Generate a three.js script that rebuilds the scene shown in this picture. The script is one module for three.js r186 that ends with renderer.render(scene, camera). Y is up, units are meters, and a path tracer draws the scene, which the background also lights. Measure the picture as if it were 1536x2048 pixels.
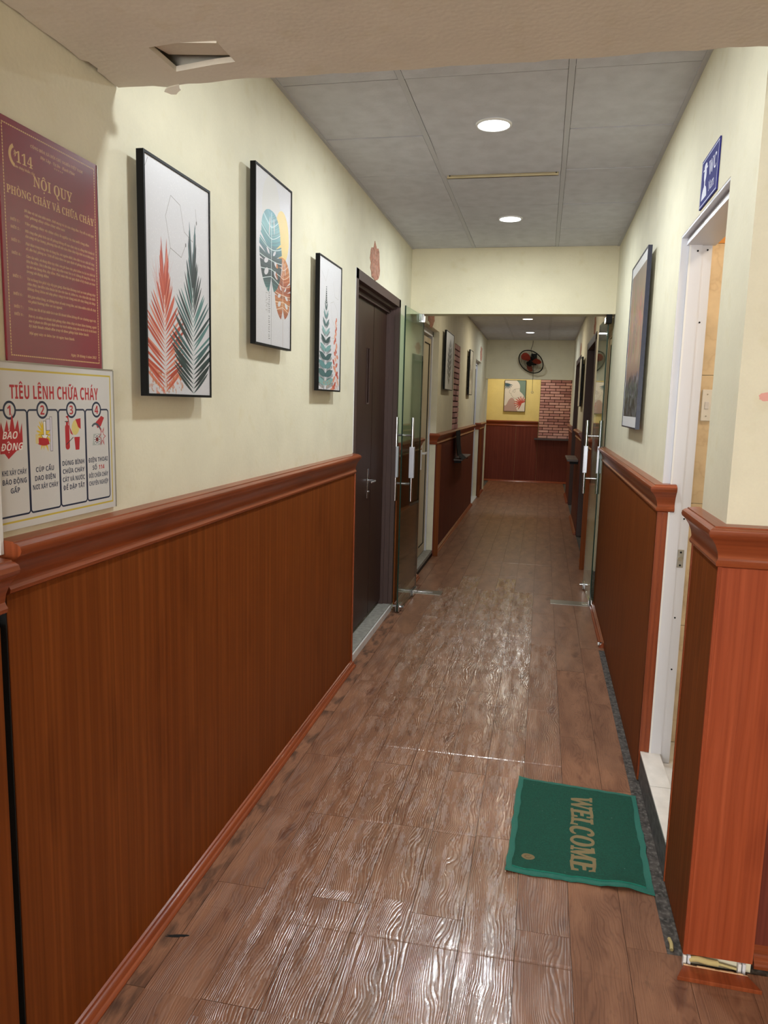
import * as THREE from 'three';
import { createNoise2D } from 'simplex-noise';
import { mergeGeometries, toCreasedNormals } from 'three/addons/utils/BufferGeometryUtils.js';
import { RoundedBoxGeometry } from 'three/addons/geometries/RoundedBoxGeometry.js';
import { RectAreaLightUniformsLib } from 'three/addons/lights/RectAreaLightUniformsLib.js';

RectAreaLightUniformsLib.init();
const scene = new THREE.Scene();
scene.background = new THREE.Color(0x000000);

// ---------------------------------------------------------------- camera
const EYE = 1.56, FPX = 1505.5;
const camera = new THREE.PerspectiveCamera(2 * Math.atan(1024 / FPX) * 180 / Math.PI, 1536 / 2048, 0.03, 60);
camera.position.set(0, EYE, 0);
camera.rotation.order = 'YXZ';
camera.rotation.set(-8.228 * Math.PI / 180, 11.633 * Math.PI / 180, 1.468 * Math.PI / 180);
scene.add(camera);

const renderer = new THREE.WebGLRenderer();
renderer.toneMapping = THREE.LinearToneMapping;
renderer.toneMappingExposure = 1.0;
renderer.shadowMap.enabled = true;

// ---------------------------------------------------------------- lamps: position, radiance, colour
const COOL = [0.9, 0.97, 1.0], WARM = [1.0, 0.9, 0.7];
const CORRIDOR_LAMPS = [
  { at: [-0.27, -1.95], nits: 240, color: COOL, label: 'round white ceiling downlight just past the beige soffit edge' },
  { at: [-0.27, -3.415], nits: 400, color: COOL, label: 'large bright round downlight nearest the camera in the grey tiles' },
  { at: [-0.27, -5.06], nits: 400, color: COOL, label: 'round downlight in the grey tiles just in front of the cream lintel' },
  { at: [-0.27, -7.6], nits: 150, color: WARM, label: 'warm round downlight hidden behind the cream lintel' },
  { at: [-0.27, -10.667], nits: 240, color: WARM, label: 'warm round downlight beyond the lintel, nearer one of two' },
  { at: [-0.27, -12.574], nits: 240, color: COOL, label: 'white round downlight beyond the lintel nearest the wall fan' },
];
const WINDOW = { at: [-0.3, 1.35, 2.985], w: 1.2, h: 1.7, nits: 15, color: [0.97, 0.99, 1.0] }; // frosted shopfront window behind the camera
const ROOM_LAMPS = [
  { at: [1.15, 2.296, 0.55], size: 0.32, nits: 22, color: [1.0, 0.95, 0.86], label: 'square ceiling panel light in the front room behind the camera' },
  { at: [-0.5, 2.70, -15.1], size: 0.16, nits: 170, color: [1, 0.95, 0.85], label: 'small ceiling light hidden in the end alcove behind the bulkhead' },
  { at: [1.15, 2.60, -2.75], size: 0.2, nits: 62, color: [1.0, 0.84, 0.62], label: 'warm ceiling light inside the toilet room' },
];

// ---------------------------------------------------------------- helpers
let seed = 12345;
const rnd = () => { seed = (seed + 0x6d2b79f5) | 0; let t = Math.imul(seed ^ (seed >>> 15), 1 | seed); t = (t + Math.imul(t ^ (t >>> 7), 61 | t)) ^ t; return ((t ^ (t >>> 14)) >>> 0) / 4294967296; };
const rr = (a, b) => a + (b - a) * rnd();
const N = createNoise2D(rnd), N2 = createNoise2D(rnd);
const fbm = (x, y, o = 4) => { let s = 0, a = 0.5; for (let i = 0; i < o; i++) { s += a * N(x, y); x = x * 2.03 + 7.1; y = y * 2.03 + 3.7; a *= 0.5; } return s; };
const clamp = (x, a = 0, b = 1) => Math.min(b, Math.max(a, x));
const mix = (a, b, t) => a.map((c, i) => c + (b[i] - c) * t);
const used = new Map();
const numbered = (n) => { const k = used.get(n) || 0; used.set(n, k + 1); return k ? n + '_' + String(k).padStart(3, '0') : n; };
const shade = (o) => { o.castShadow = true; o.receiveShadow = true; return o; };
function tag(o, label, category, group, kind) { o.userData.label = label; o.userData.category = category; if (group) o.userData.group = group; if (kind) o.userData.kind = kind; return o; }
function thing(name, label, category, pos = [0, 0, 0], group, kind) {
  const g = new THREE.Group(); g.name = numbered(name); g.position.set(...pos); scene.add(g); return tag(g, label, category, group, kind);
}
function part(name, geos, m, parent) {
  let g = geos;
  if (Array.isArray(geos)) g = geos.length === 1 ? geos[0] : mergeGeometries(geos.map((q) => { const k = q.index ? q.toNonIndexed() : q; for (const a of Object.keys(k.attributes)) if (!['position', 'normal', 'uv'].includes(a)) k.deleteAttribute(a); return k; }));
  const o = shade(new THREE.Mesh(g, m)); o.name = name; parent.add(o); return o;
}
function solo(name, geos, m, label, category, group, kind) { const o = part(numbered(name), geos, m, scene); return tag(o, label, category, group, kind); }
// uv in metres from position, by the main direction of each face
function metreUV(g, ox = 0, oy = 0, s = 1) {
  if (g.index) g = g.toNonIndexed();
  const p = g.attributes.position, n = g.attributes.normal, uv = new Float32Array(p.count * 2);
  for (let i = 0; i < p.count; i++) {
    const ax = Math.abs(n.getX(i)), ay = Math.abs(n.getY(i)), az = Math.abs(n.getZ(i));
    let u, v;
    if (ax >= ay && ax >= az) { u = p.getZ(i); v = p.getY(i); } else if (az >= ay) { u = p.getX(i); v = p.getY(i); } else { u = p.getX(i); v = p.getZ(i); }
    uv[2 * i] = u * s + ox; uv[2 * i + 1] = v * s + oy;
  }
  g.setAttribute('uv', new THREE.BufferAttribute(uv, 2)); return g;
}
const box = (x0, x1, y0, y1, z0, z1, ox = 0, oy = 0) => { const g = new THREE.BoxGeometry(Math.abs(x1 - x0), Math.abs(y1 - y0), Math.abs(z1 - z0)); g.translate((x0 + x1) / 2, (y0 + y1) / 2, (z0 + z1) / 2); return metreUV(g, ox, oy); };
const rbox = (x0, x1, y0, y1, z0, z1, r = 0.004, seg = 2) => { const g = new RoundedBoxGeometry(Math.abs(x1 - x0), Math.abs(y1 - y0), Math.abs(z1 - z0), seg, r); g.translate((x0 + x1) / 2, (y0 + y1) / 2, (z0 + z1) / 2); return metreUV(g); };
const cyl = (r0, r1, h, x, y, z, axis = 'y', seg = 20) => { const g = new THREE.CylinderGeometry(r0, r1, h, seg); if (axis === 'x') g.rotateZ(Math.PI / 2); if (axis === 'z') g.rotateX(Math.PI / 2); g.translate(x, y, z); return g.toNonIndexed(); };
const tube = (pts, r, seg = 24, rs = 8) => new THREE.TubeGeometry(new THREE.CatmullRomCurve3(pts.map((p) => new THREE.Vector3(...p))), seg, r, rs).toNonIndexed();
// moulding: profile [[offset from wall, y]...] swept along a floor path [[x, z]...] with mitred corners
function sweep(profile, path) {
  const dirs = []; for (let i = 0; i + 1 < path.length; i++) { const dx = path[i + 1][0] - path[i][0], dz = path[i + 1][1] - path[i][1], l = Math.hypot(dx, dz); dirs.push([dx / l, dz / l]); }
  const rows = path.map((p, i) => {
    const a = dirs[Math.max(0, i - 1)], b = dirs[Math.min(dirs.length - 1, i)], na = [-a[1], a[0]], nb = [-b[1], b[0]], k = 1 + na[0] * nb[0] + na[1] * nb[1];
    const o = [(na[0] + nb[0]) / k, (na[1] + nb[1]) / k];
    return profile.map(([d, y]) => [p[0] + o[0] * d, y, p[1] + o[1] * d]);
  });
  const pos = [], uv = []; let run = 0;
  const plen = [0]; for (let j = 1; j < profile.length; j++) plen.push(plen[j - 1] + Math.hypot(profile[j][0] - profile[j - 1][0], profile[j][1] - profile[j - 1][1]));
  for (let i = 0; i + 1 < path.length; i++) {
    const len = Math.hypot(path[i + 1][0] - path[i][0], path[i + 1][1] - path[i][1]);
    for (let j = 0; j + 1 < profile.length; j++) {
      const A = rows[i][j], B = rows[i + 1][j], C = rows[i + 1][j + 1], D = rows[i][j + 1];
      const ua = [plen[j], run], ub = [plen[j], run + len], uc = [plen[j + 1], run + len], ud = [plen[j + 1], run];
      pos.push(...A, ...C, ...B, ...A, ...D, ...C); uv.push(...ua, ...uc, ...ub, ...ua, ...ud, ...uc);
    }
    run += len;
  }
  const tri = THREE.ShapeUtils.triangulateShape(profile.map(([d, y]) => new THREE.Vector2(d, y)), []);
  for (const [r, flip] of [[rows[0], 0], [rows[rows.length - 1], 1]]) for (const t of tri) { const q = flip ? [t[0], t[2], t[1]] : t; for (const k of q) { pos.push(...r[k]); uv.push(profile[k][0], profile[k][1]); } }
  let g = new THREE.BufferGeometry(); g.setAttribute('position', new THREE.Float32BufferAttribute(pos, 3)); g.setAttribute('uv', new THREE.Float32BufferAttribute(uv, 2));
  g.computeVertexNormals(); g = toCreasedNormals(g, 0.6); return g;
}
// irregular blob outline -> thin extruded piece in the plane x = const (facing +x if side = 1), given centre z, y
function blobGeo(rz, ry, depth, n = 18, rough = 0.25, s = 1) {
  const sh = new THREE.Shape(); for (let i = 0; i < n; i++) { const a = i / n * Math.PI * 2, k = 1 + rough * (fbm(Math.cos(a) * 1.4 + s * 9, Math.sin(a) * 1.4 + s * 5, 3)) * 2; const x = Math.cos(a) * rz * k, y = Math.sin(a) * ry * k; i ? sh.lineTo(x, y) : sh.moveTo(x, y); }
  return new THREE.ExtrudeGeometry(sh, { depth, bevelEnabled: false }).toNonIndexed();
}

// ---------------------------------------------------------------- textures
function tex(w, h, fn, srgb = true, wrap = THREE.RepeatWrapping) {
  const d = new Uint8Array(w * h * 4);
  for (let y = 0; y < h; y++) for (let x = 0; x < w; x++) { const c = fn(x / w, y / h, x, y), i = (y * w + x) * 4; if (Array.isArray(c)) { d[i] = clamp(c[0]) * 255; d[i + 1] = clamp(c[1]) * 255; d[i + 2] = clamp(c[2]) * 255; } else d[i] = d[i + 1] = d[i + 2] = clamp(c) * 255; d[i + 3] = 255; }
  const t = new THREE.DataTexture(d, w, h); t.wrapS = t.wrapT = wrap; t.magFilter = THREE.LinearFilter; t.minFilter = THREE.LinearMipmapLinearFilter; if (srgb) t.colorSpace = THREE.SRGBColorSpace; t.needsUpdate = true; return t;
}
const rep = (t, a, b = a) => { const c = t.clone(); c.repeat.set(a, b); c.needsUpdate = true; return c; };
const C = (r, g, b) => [r / 255, g / 255, b / 255];
function canvasTex(w, h, draw) {
  const c = document.createElement('canvas'); c.width = w; c.height = h; const g = c.getContext('2d'); draw(g, w, h);
  const t = new THREE.CanvasTexture(c); t.colorSpace = THREE.SRGBColorSpace; t.wrapS = t.wrapT = THREE.ClampToEdgeWrapping; return t;
}
const MIR = THREE.MirroredRepeatWrapping;
const paintNoise = (base, amp) => tex(512, 512, (u, v) => { const n = fbm(u * 5, v * 5, 5) * amp + (rnd() - 0.5) * 0.012; const s = Math.max(0, fbm(u * 9 + 30, v * 9, 4) - 0.28) * 0.12; return base.map((c, i) => c * (1 + n) - s * [0.3, 0.4, 0.7][i]); }, true, MIR);
const paintBump = rep(tex(512, 512, (u, v) => 0.5 + 0.35 * fbm(u * 60, v * 60, 3) + 0.25 * fbm(u * 8, v * 8, 3), false, MIR), 0.8);
// vertical-grain wood laminate; v runs along the grain
function laminate(light, mid, dark, s) {
  return tex(1024, 1024, (u, v) => {
    const x = u * 1.25, y = v * 1.25;
    const warp = 0.018 * N(x * 5 + s, y * 1.1) + 0.006 * N(x * 17 + s, y * 3);
    const broad = N(x * 9 + s * 3, y * 0.35), band = 0.5 + 0.5 * Math.sin((x + warp) * 2 * Math.PI / 0.034 + 2.5 * N(x * 3 + s, y * 0.5));
    const fine = N2((x + warp * 0.5) * 240, y * 2.2 + s) * 0.5 + N2((x + warp * 0.5) * 520, y * 5) * 0.5;
    const knot = Math.max(0, N(x * 3.2 + s * 7, y * 1.4 + 20) - 0.55) * 1.6;
    let c = mix(mid, light, clamp(0.5 + 0.2 * broad + 0.2 * (band - 0.5) + 0.3 * fine));
    return mix(c, dark, clamp(0.25 + 0.16 * N(x * 30 + s, y * 0.4 + s) * (0.5 + band) + 0.16 * N(x * 75 + s, y * 0.7) + 0.25 * fine + knot * 0.35));
  }, true, MIR);
}
const wainTex = laminate(C(142, 77, 31), C(116, 56, 18), C(86, 39, 9), 1.3);
const pierTex = laminate(C(180, 92, 58), C(156, 72, 40), C(116, 48, 26), 6.2);
const wainRed = laminate(C(128, 66, 52), C(106, 50, 38), C(76, 32, 26), 4.1);
const capTex = laminate(C(166, 88, 52), C(138, 66, 36), C(96, 42, 22), 8.7);
const std = (o) => new THREE.MeshPhysicalMaterial(o);
const lam = (t, extra = {}) => std({ map: rep(t, 0.8), roughness: 0.5, specularIntensity: 0.25, bumpMap: rep(t, 0.8), bumpScale: 0.00015, ...extra });
const M = {
  wall: std({ map: rep(paintNoise(C(227, 221, 197), 0.03), 0.6), bumpMap: paintBump, bumpScale: 0.0006, roughness: 0.72 }),
  soffit: std({ map: rep(paintNoise(C(216, 208, 192), 0.03), 0.6), bumpMap: paintBump, bumpScale: 0.0007, roughness: 0.8 }),
  lintel: std({ map: rep(paintNoise(C(227, 219, 190), 0.025), 0.6), bumpMap: paintBump, bumpScale: 0.001, roughness: 0.75 }),
  wain: lam(wainTex), wainRed: lam(wainRed), pier: lam(pierTex), cap: lam(capTex, { roughness: 0.3, clearcoat: 0.35, clearcoatRoughness: 0.2 }),
  tile: std({ map: rep(tex(512, 512, (u, v) => { const n = fbm(u * 6, v * 6, 5) * 0.05 + (rnd() - 0.5) * 0.02; return C(200, 202, 210).map((c) => c * (1 + n)); }, true, MIR), 1.2), roughness: 0.85, bumpMap: paintBump, bumpScale: 0.0006 }),
  tbar: std({ color: 0xc2c4ca, roughness: 0.85 }), channel: std({ color: 0xe0cfa8, roughness: 0.35, metalness: 0.4 }),
  white: std({ color: 0xe6e6e6, roughness: 0.45 }), pvc: std({ color: 0xdadbe3, roughness: 0.4 }), creamPvc: std({ color: 0xcfc2a6, roughness: 0.5 }), dark: std({ color: 0x0b0b0c, roughness: 0.9 }),
  doorBrown: std({ map: rep(tex(256, 256, (u, v) => C(58, 38, 31).map((c) => c * (1 + 0.12 * fbm(u * 20, v * 4, 3))), true, MIR), 0.7), roughness: 0.42, specularIntensity: 0.55 }),
  frameBrown: std({ color: 0x52403c, roughness: 0.55, specularIntensity: 0.5 }), gasket: std({ color: 0x15130f, roughness: 0.8 }),
  alu: std({ color: 0xc9b99b, roughness: 0.45, metalness: 0.15 }), aluGrey: std({ color: 0xb9bfc2, roughness: 0.35, metalness: 0.4 }),
  steel: std({ color: 0xc9c9cb, roughness: 0.18, metalness: 1 }), brushed: std({ color: 0xa9a59c, roughness: 0.38, metalness: 1 }), sleeve: std({ color: 0xc8c8d0, roughness: 0.3, metalness: 0.35 }),
  glass: std({ color: new THREE.Color(0.74, 0.84, 0.76), transmission: 1, thickness: 0, roughness: 0.02, ior: 1.5 }), glassEdge: std({ color: 0x22362c, roughness: 0.15 }),
  stone: std({ map: rep(tex(256, 256, (u, v) => C(92, 90, 90).map((c) => c * (1 + 0.35 * fbm(u * 6, v * 14, 5))), true, MIR), 2), roughness: 0.7 }),
  concrete: std({ map: rep(tex(256, 256, (u, v) => { const n = fbm(u * 7, v * 7, 5), m = clamp(fbm(u * 12 + 40, v * 12, 4) * 2); return mix(C(78, 72, 68).map((c) => c * (1 + 0.5 * n)), C(150, 145, 138), m * 0.5); }, true, MIR), 3), roughness: 0.95 }),
  sill: std({ map: rep(tex(256, 256, (u, v) => C(150, 147, 140).map((c) => c * (1 + 0.14 * fbm(u * 9, v * 9, 4))), true, MIR), 2), roughness: 0.7 }),
  tileWhite: std({ map: rep(tex(256, 256, (u, v) => C(226, 224, 222).map((c) => c * (1 + 0.05 * fbm(u * 5, v * 5, 4))), true, MIR), 2), roughness: 0.25 }),
  tileBeige: std({ map: rep(tex(512, 512, (u, v) => { const a = fbm(u * 3, v * 3, 5), vein = Math.pow(1 - Math.abs(fbm(u * 2.4 + 9, v * 2.4 + 3, 5)) * 2, 9); return mix(C(226, 206, 176).map((c) => c * (1 + 0.12 * a)), C(172, 142, 108), clamp(vein) * 0.2); }, true, MIR), 1.3), roughness: 0.25 }),
  orange: std({ color: 0xe8a860, roughness: 0.8 }),
  black: std({ color: 0x0c0c0c, roughness: 0.5, specularIntensity: 0.3 }), navy: std({ color: 0x23253a, roughness: 0.35 }), blackCloth: std({ color: 0x08080a, roughness: 0.95 }),
  foam: std({ color: 0xc2b07a, roughness: 0.9 }), rawWood: std({ color: 0xd8b088, roughness: 0.9 }), mortar: std({ color: 0x3c2220, roughness: 0.95 }),
  fanBlade: std({ color: 0xb33a20, roughness: 0.35, transmission: 0.2, thickness: 0 }), wire: std({ color: 0x1b1a19, roughness: 0.5, metalness: 0.3 }),
};
const brickMats = [C(206, 160, 156), C(194, 146, 142), C(180, 130, 128), C(200, 154, 146), C(158, 110, 108)].map((b, k) => std({ map: rep(tex(128, 128, (u, v) => b.map((c) => c * (1 + 0.22 * fbm(u * 8 + k * 3, v * 8, 4))), true, MIR), 4), roughness: 0.85 }));
const patchMat = std({ map: rep(tex(256, 256, (u, v) => { const n = fbm(u * 7, v * 7, 5), m = clamp(fbm(u * 4 + 9, v * 4, 4) * 3); return mix(C(204, 148, 126).map((c) => c * (1 + 0.3 * n)), C(226, 186, 166), m * 0.6); }, true, MIR), 4), bumpMap: rep(paintBump, 6), bumpScale: 0.006, roughness: 0.95 });

// floor planks: colour + relief, u across (0.16 m), v along (0.94 m)
function plankMaps(s, dirt = 0) {
  const W = 256, H = 1408;
  const field = (u, v) => {
    const x = u * 0.16, y = v * 0.94;
    const warp = 0.014 * N(x * 12 + s, y * 2.2 + s) + 0.004 * N(x * 40 + s, y * 7);
    const cath = 0.055 * Math.pow(Math.abs(N(s * 3.1, y * 1.1 + s)), 0.7) * Math.exp(-Math.pow((u - 0.5 - 0.15 * N(s, y)) / 0.3, 2)) * (1 + 0.5 * N(y * 6, s));
    return [x + warp + cath, y];
  };
  const col = tex(W, H, (u, v) => {
    const [g, y] = field(u, v), x = u * 0.16;
    const ring = 0.5 + 0.5 * Math.sin(g * 2 * Math.PI / 0.0125), line = Math.pow(ring, 5);
    const fine = N2(x * 420 + s, y * 14) * 0.5 + N2(x * 900, y * 40 + s) * 0.5;
    const broad = fbm(x * 8 + s, y * 2.4, 3), knot = Math.max(0, N(x * 9 + s * 5, y * 3.4 + s) - 0.72) * 2.4;
    let c = mix(C(154, 110, 84), C(130, 90, 68), clamp(0.5 + 0.9 * broad + 0.2 * fine));
    c = mix(c, C(98, 62, 46), clamp(line * 0.5 * (0.6 + 0.8 * broad) + 0.1 * fine + knot));
    const dust = Math.max(0, fbm(x * 30 + s, y * 12, 4) - 0.3) * 0.6; const grime = dirt * clamp((fbm(x * 14 + s * 4, y * 4 + s, 6) + 0.1) * 1.8); return mix(mix(c, C(84, 62, 50), clamp(dust)), C(62, 46, 38), clamp(grime) * 0.6);
  });
  const bump = tex(W, H, (u, v) => {
    const [g, y] = field(u, v), x = u * 0.16;
    const ridge = 0.5 + 0.5 * Math.sin((g * 0.55 + x * 0.45) * 2 * Math.PI / 0.0075), keep = clamp(0.72 + 0.9 * fbm(x * 16 + s, y * 3.5 + s, 3));
    return clamp(0.62 + (0.5 - Math.pow(1 - ridge, 2)) * 0.85 * keep + 0.11 * fbm(x * 260, y * 150, 2) + 0.1 * N(x * 60, y * 25 + s));
  }, false);
  const rough = tex(128, 704, (u, v) => { const x = u * 0.16, y = v * 0.94; const n = fbm(x * 26 + s * 2, y * 3.2 + s, 4) + 0.5 * fbm(x * 110, y * 22 + s, 3); const k = clamp((n + 0.32) / 0.24); return 0.5 + 0.5 * (1 - k * k * (3 - 2 * k)); }, false);
  return { col, bump, rough };
}
const plankSets = [1.7, 5.3, 9.1, 13.9].map((q) => plankMaps(q));
const plankGrime = [21.3, 27.7].map((q) => plankMaps(q, 1)).map((p) => std({ map: p.col, bumpMap: p.bump, bumpScale: 0.0005, roughness: 0.62, specularIntensity: 0.4 }));
const plankSemi = plankSets.map((p) => std({ map: p.col, bumpMap: p.bump, bumpScale: 0.0007, roughnessMap: p.rough, roughness: 0.62, ior: 1.7 }));
const plankGloss = plankSets.map((p) => std({ map: p.col, bumpMap: p.bump, bumpScale: 0.0008, roughnessMap: p.rough, roughness: 0.4, specularIntensity: 1, ior: 2.35 }));
const plankSheen = plankSets.map((p) => std({ map: p.col, bumpMap: p.bump, bumpScale: 0.00025, roughness: 0.34, specularIntensity: 0.9 }));
const plankMatte = plankSets.map((p) => std({ map: p.col, bumpMap: p.bump, bumpScale: 0.0005, roughness: 0.55, specularIntensity: 0.5 }));

// ---------------------------------------------------------------- dimensions
const A = 1.054, B = 0.485, BT = 0.655, CEIL = 2.744, SOF = 2.30, SOFZ = -1.775, LINZ = -5.95, LINB = 2.255, END = -15.97, BULK = -14.0, DADO = 1.265;

// ---------------------------------------------------------------- floor
{
  const floor = thing('floor', 'brown wood-look vinyl plank floor running down the corridor', 'floor', [0, 0, 0], null, 'structure');
  part('subfloor', [box(-1.4, 3.2, -0.12, -0.005, -16.3, 3.2)], M.concrete, floor);
  part('rear_floor_covering', [box(-A, 3.0, -0.005, 0, -1.12, 3.0)], plankMatte[1], floor);
  const grooveZ = [-1.985, -2.58, -3.21, -3.815, -4.475, -5.08, -5.7, -6.31, -6.92, -7.53], grooveX = [-0.44, 0.168];
  const L = 0.94, Wp = 0.16, gap = 0.0007;
  const plank = (x0, x1, z0, z1, k) => {
    const strong = k >= -4 && k <= 0 ? 0.0016 : 0.0005;
    const zs = [z0 + gap], xs = [x0 + gap];
    for (const g of [...grooveZ].sort((a, b) => a - b)) if (g > z0 + 0.02 && g < z1 - 0.02) zs.push(g - 0.009, g - 0.003, g + 0.003, g + 0.009);
    zs.push(z1 - gap);
    for (const g of grooveX) if (g > x0 + 0.015 && g < x1 - 0.015 && z0 > -6.5) xs.push(g - 0.009, g - 0.003, g + 0.003, g + 0.009);
    xs.push(x1 - gap);
    const top = rr(0, 0.0005), pos = [], uv = [], ux = 0.003 + k * Wp, vz = rnd() < 0.5 ? 0 : 0.5;
    const lift = rr(-0.0006, 0.0006);
    const H = (i, j) => { let d = 0; if (zs.length > 2 && i > 0 && i < zs.length - 1 && [2, 3].includes((i - 1) % 4 + 1)) d = -strong; if (xs.length > 2 && [2, 3].includes(j)) d = Math.min(d, -0.0016); return top + d + lift * (i ? 1 : 0); };
    const P = (i, j) => [xs[j], H(i, j), zs[i]], T = (i, j) => [(xs[j] - ux) / Wp, (z1 - zs[i]) / L + vz];
    for (let i = 0; i + 1 < zs.length; i++) for (let j = 0; j + 1 < xs.length; j++) {
      pos.push(...P(i, j), ...P(i + 1, j), ...P(i + 1, j + 1), ...P(i, j), ...P(i + 1, j + 1), ...P(i, j + 1));
      uv.push(...T(i, j), ...T(i + 1, j), ...T(i + 1, j + 1), ...T(i, j), ...T(i + 1, j + 1), ...T(i, j + 1));
    }
    const a = xs[0], b = xs[xs.length - 1], c = zs[0], d = zs[zs.length - 1], y = -0.005, h = top;
    const side = (p, q) => { pos.push(p[0], h, p[1], p[0], y, p[1], q[0], y, q[1], p[0], h, p[1], q[0], y, q[1], q[0], h, q[1]); for (let n = 0; n < 6; n++) uv.push(0.01, 0.01 * n); };
    side([a, d], [b, d]); side([b, d], [b, c]); side([b, c], [a, c]); side([a, c], [a, d]);
    const g = new THREE.BufferGeometry(); g.setAttribute('position', new THREE.Float32BufferAttribute(pos, 3)); g.setAttribute('uv', new THREE.Float32BufferAttribute(uv, 2)); g.computeVertexNormals();
    const gloss = k >= -5 && k <= -1;
    const pick = Math.floor(rnd() * 4);
    part('plank', g, k === -7 && z1 > -6 ? plankGrime[pick % 2] : (z1 < (gloss ? -5.9 : -4.4) ? plankSheen : gloss ? plankGloss : k === 0 || k === -6 ? plankSemi : plankMatte)[pick], floor);
  };
  for (let k = -7; k <= 7; k++) {
    const x0 = Math.max(-A, 0.003 + k * Wp), x1full = 0.003 + (k + 1) * Wp, odd = Math.abs(k) % 2;
    const zFirst = odd ? -1.645 : -2.112;
    for (let n = -1; n < 17; n++) {
      let z1 = Math.min(-1.12, zFirst - L * (n - 1) ), z0 = Math.max(END, zFirst - L * n); if (z0 >= -1.2 || z1 <= END + 0.02 || z1 - z0 < 0.05) continue;
      if (k >= 3) { if (z0 < -2.085) { if (z1 <= -2.085 + 0.05) continue; z0 = -2.085; } plank(x0, x1full, z0, z1, k); continue; }
      const cut = z0 > -2.2 ? x1full : z0 > -5.4 ? 0.438 : 0.478; plank(x0, Math.min(cut, x1full), z0, z1, k);
    }
  }
}

// ---------------------------------------------------------------- walls
const DOOR1 = [-4.19, -5.52, 2.30], ALU = [-6.62, -7.64, 2.275], WDOOR = [-11.85, -12.9, 2.27];
solo('wall_left', [
  box(-A - 0.2, -A, 0, CEIL, -1.295, DOOR1[0]), box(-A - 0.2, -A, DOOR1[2], CEIL, DOOR1[0], DOOR1[1]), box(-A - 0.2, -A, 0, CEIL, DOOR1[1], ALU[0]),
  box(-A - 0.2, -A, ALU[2], CEIL, ALU[0], ALU[1]), box(-A - 0.2, -A, 0, CEIL, ALU[1], -9.0), box(-A - 0.2, -A, 2.28, CEIL, -9.0, -9.6), box(-A - 0.2, -A, 0, 1.26, -9.0, -9.6), box(-A - 0.2, -A - 0.02, 1.26, 2.28, -9.0, -9.6),
  box(-A - 0.2, -A, 0, CEIL, -9.6, WDOOR[0]), box(-A - 0.2, -A, WDOOR[2], CEIL, WDOOR[0], WDOOR[1]), box(-A - 0.2, -A, 0, CEIL, WDOOR[1], BULK - 0.12),
  box(-A - 0.2, -A, 1.2, CEIL, -1.295, -1.262), box(-A - 0.2, -A - 0.06, 0, 1.2, -1.295, -1.262), box(-A - 0.2, -A, 0, CEIL, -1.262, 3.1), box(-A - 0.2, -A - 0.12, 0, 2.4, DOOR1[0], DOOR1[1]), box(-A - 0.2, -A - 0.12, 0, 2.4, ALU[0], ALU[1]), box(-A - 0.2, -A - 0.12, 0, 2.4, WDOOR[0], WDOOR[1]),
], M.wall, 'pale cream painted wall along the left side of the corridor', 'wall', null, 'structure');
const WC = [-2.40, -3.185, 2.222], YD = [-6.1, -7.45, 2.25], PD = [-7.95, -9.5, 2.30], PD2 = [-11.1, -12.6, 2.28];
solo('wall_right', [
  box(B, BT, 0, CEIL, -2.09, WC[0]), box(B, BT, WC[2], CEIL, WC[0], WC[1]), box(B, 0.598, 0, CEIL, WC[1], -3.6), box(B, BT, 0, CEIL, -3.6, YD[0]), box(B, BT, YD[2], CEIL, YD[0], YD[1]), box(B, BT, 0, CEIL, YD[1], PD[0]),
  box(B, BT, PD[2], CEIL, PD[0], PD[1]), box(B, BT, 0, CEIL, PD[1], PD2[0]), box(B, BT, PD2[2], CEIL, PD2[0], PD2[1]), box(B, BT, 0, CEIL, PD2[1], BULK - 0.12),
  box(B + 0.13, BT, 0, YD[2], YD[0], YD[1]), box(B + 0.13, BT, 0, PD[2], PD[0], PD[1]), box(B + 0.13, BT, 0, PD2[2], PD2[0], PD2[1]),
], M.wall, 'pale cream painted wall along the right side of the corridor', 'wall', null, 'structure');
solo('wall_front_right', [box(BT, 3.2, 0, CEIL, -2.15, -2.28)], M.wall, 'cream wall facing the camera at the far right edge', 'wall', null, 'structure');
solo('wall_back', [box(-A, 3.2, 0, SOF + 0.1, 3.0, 3.2), box(3.0, 3.2, 0, SOF + 0.1, -2.15, 3.0)], M.wall, 'cream walls of the front room behind the camera', 'wall', null, 'structure');
solo('wall_lintel', [box(-A, B, LINB, CEIL, LINZ, LINZ - 0.15)], M.lintel, 'cream lintel wall crossing the corridor above the glass doors', 'wall', null, 'structure');
solo('wall_bulkhead', [box(-A, B, 2.05, CEIL, BULK, BULK - 0.12), box(-A - 0.2, -1.02, 0, CEIL, BULK - 0.12, BULK - 0.04), box(0.505, BT, 0, CEIL, BULK - 0.12, BULK - 0.04)], M.lintel, 'cream bulkhead above the end alcove with the fan on it', 'wall', null, 'structure');
solo('wall_end', [box(-1.4, 0.9, 0, CEIL, END, END - 0.2), box(-1.4, -1.2, 0, CEIL, BULK - 0.12, END), box(0.7, 0.9, 0, CEIL, BULK - 0.12, END)], std({ map: rep(paintNoise(C(232, 212, 140), 0.03), 0.6), roughness: 0.75 }), 'yellow end wall of the corridor behind the picture', 'wall', null, 'structure');
solo('roof_slab', [box(-1.4, 3.2, CEIL + 0.06, CEIL + 0.2, -16.3, 3.2)], M.concrete, 'concrete slab above the ceilings', 'slab', null, 'structure');

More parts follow.
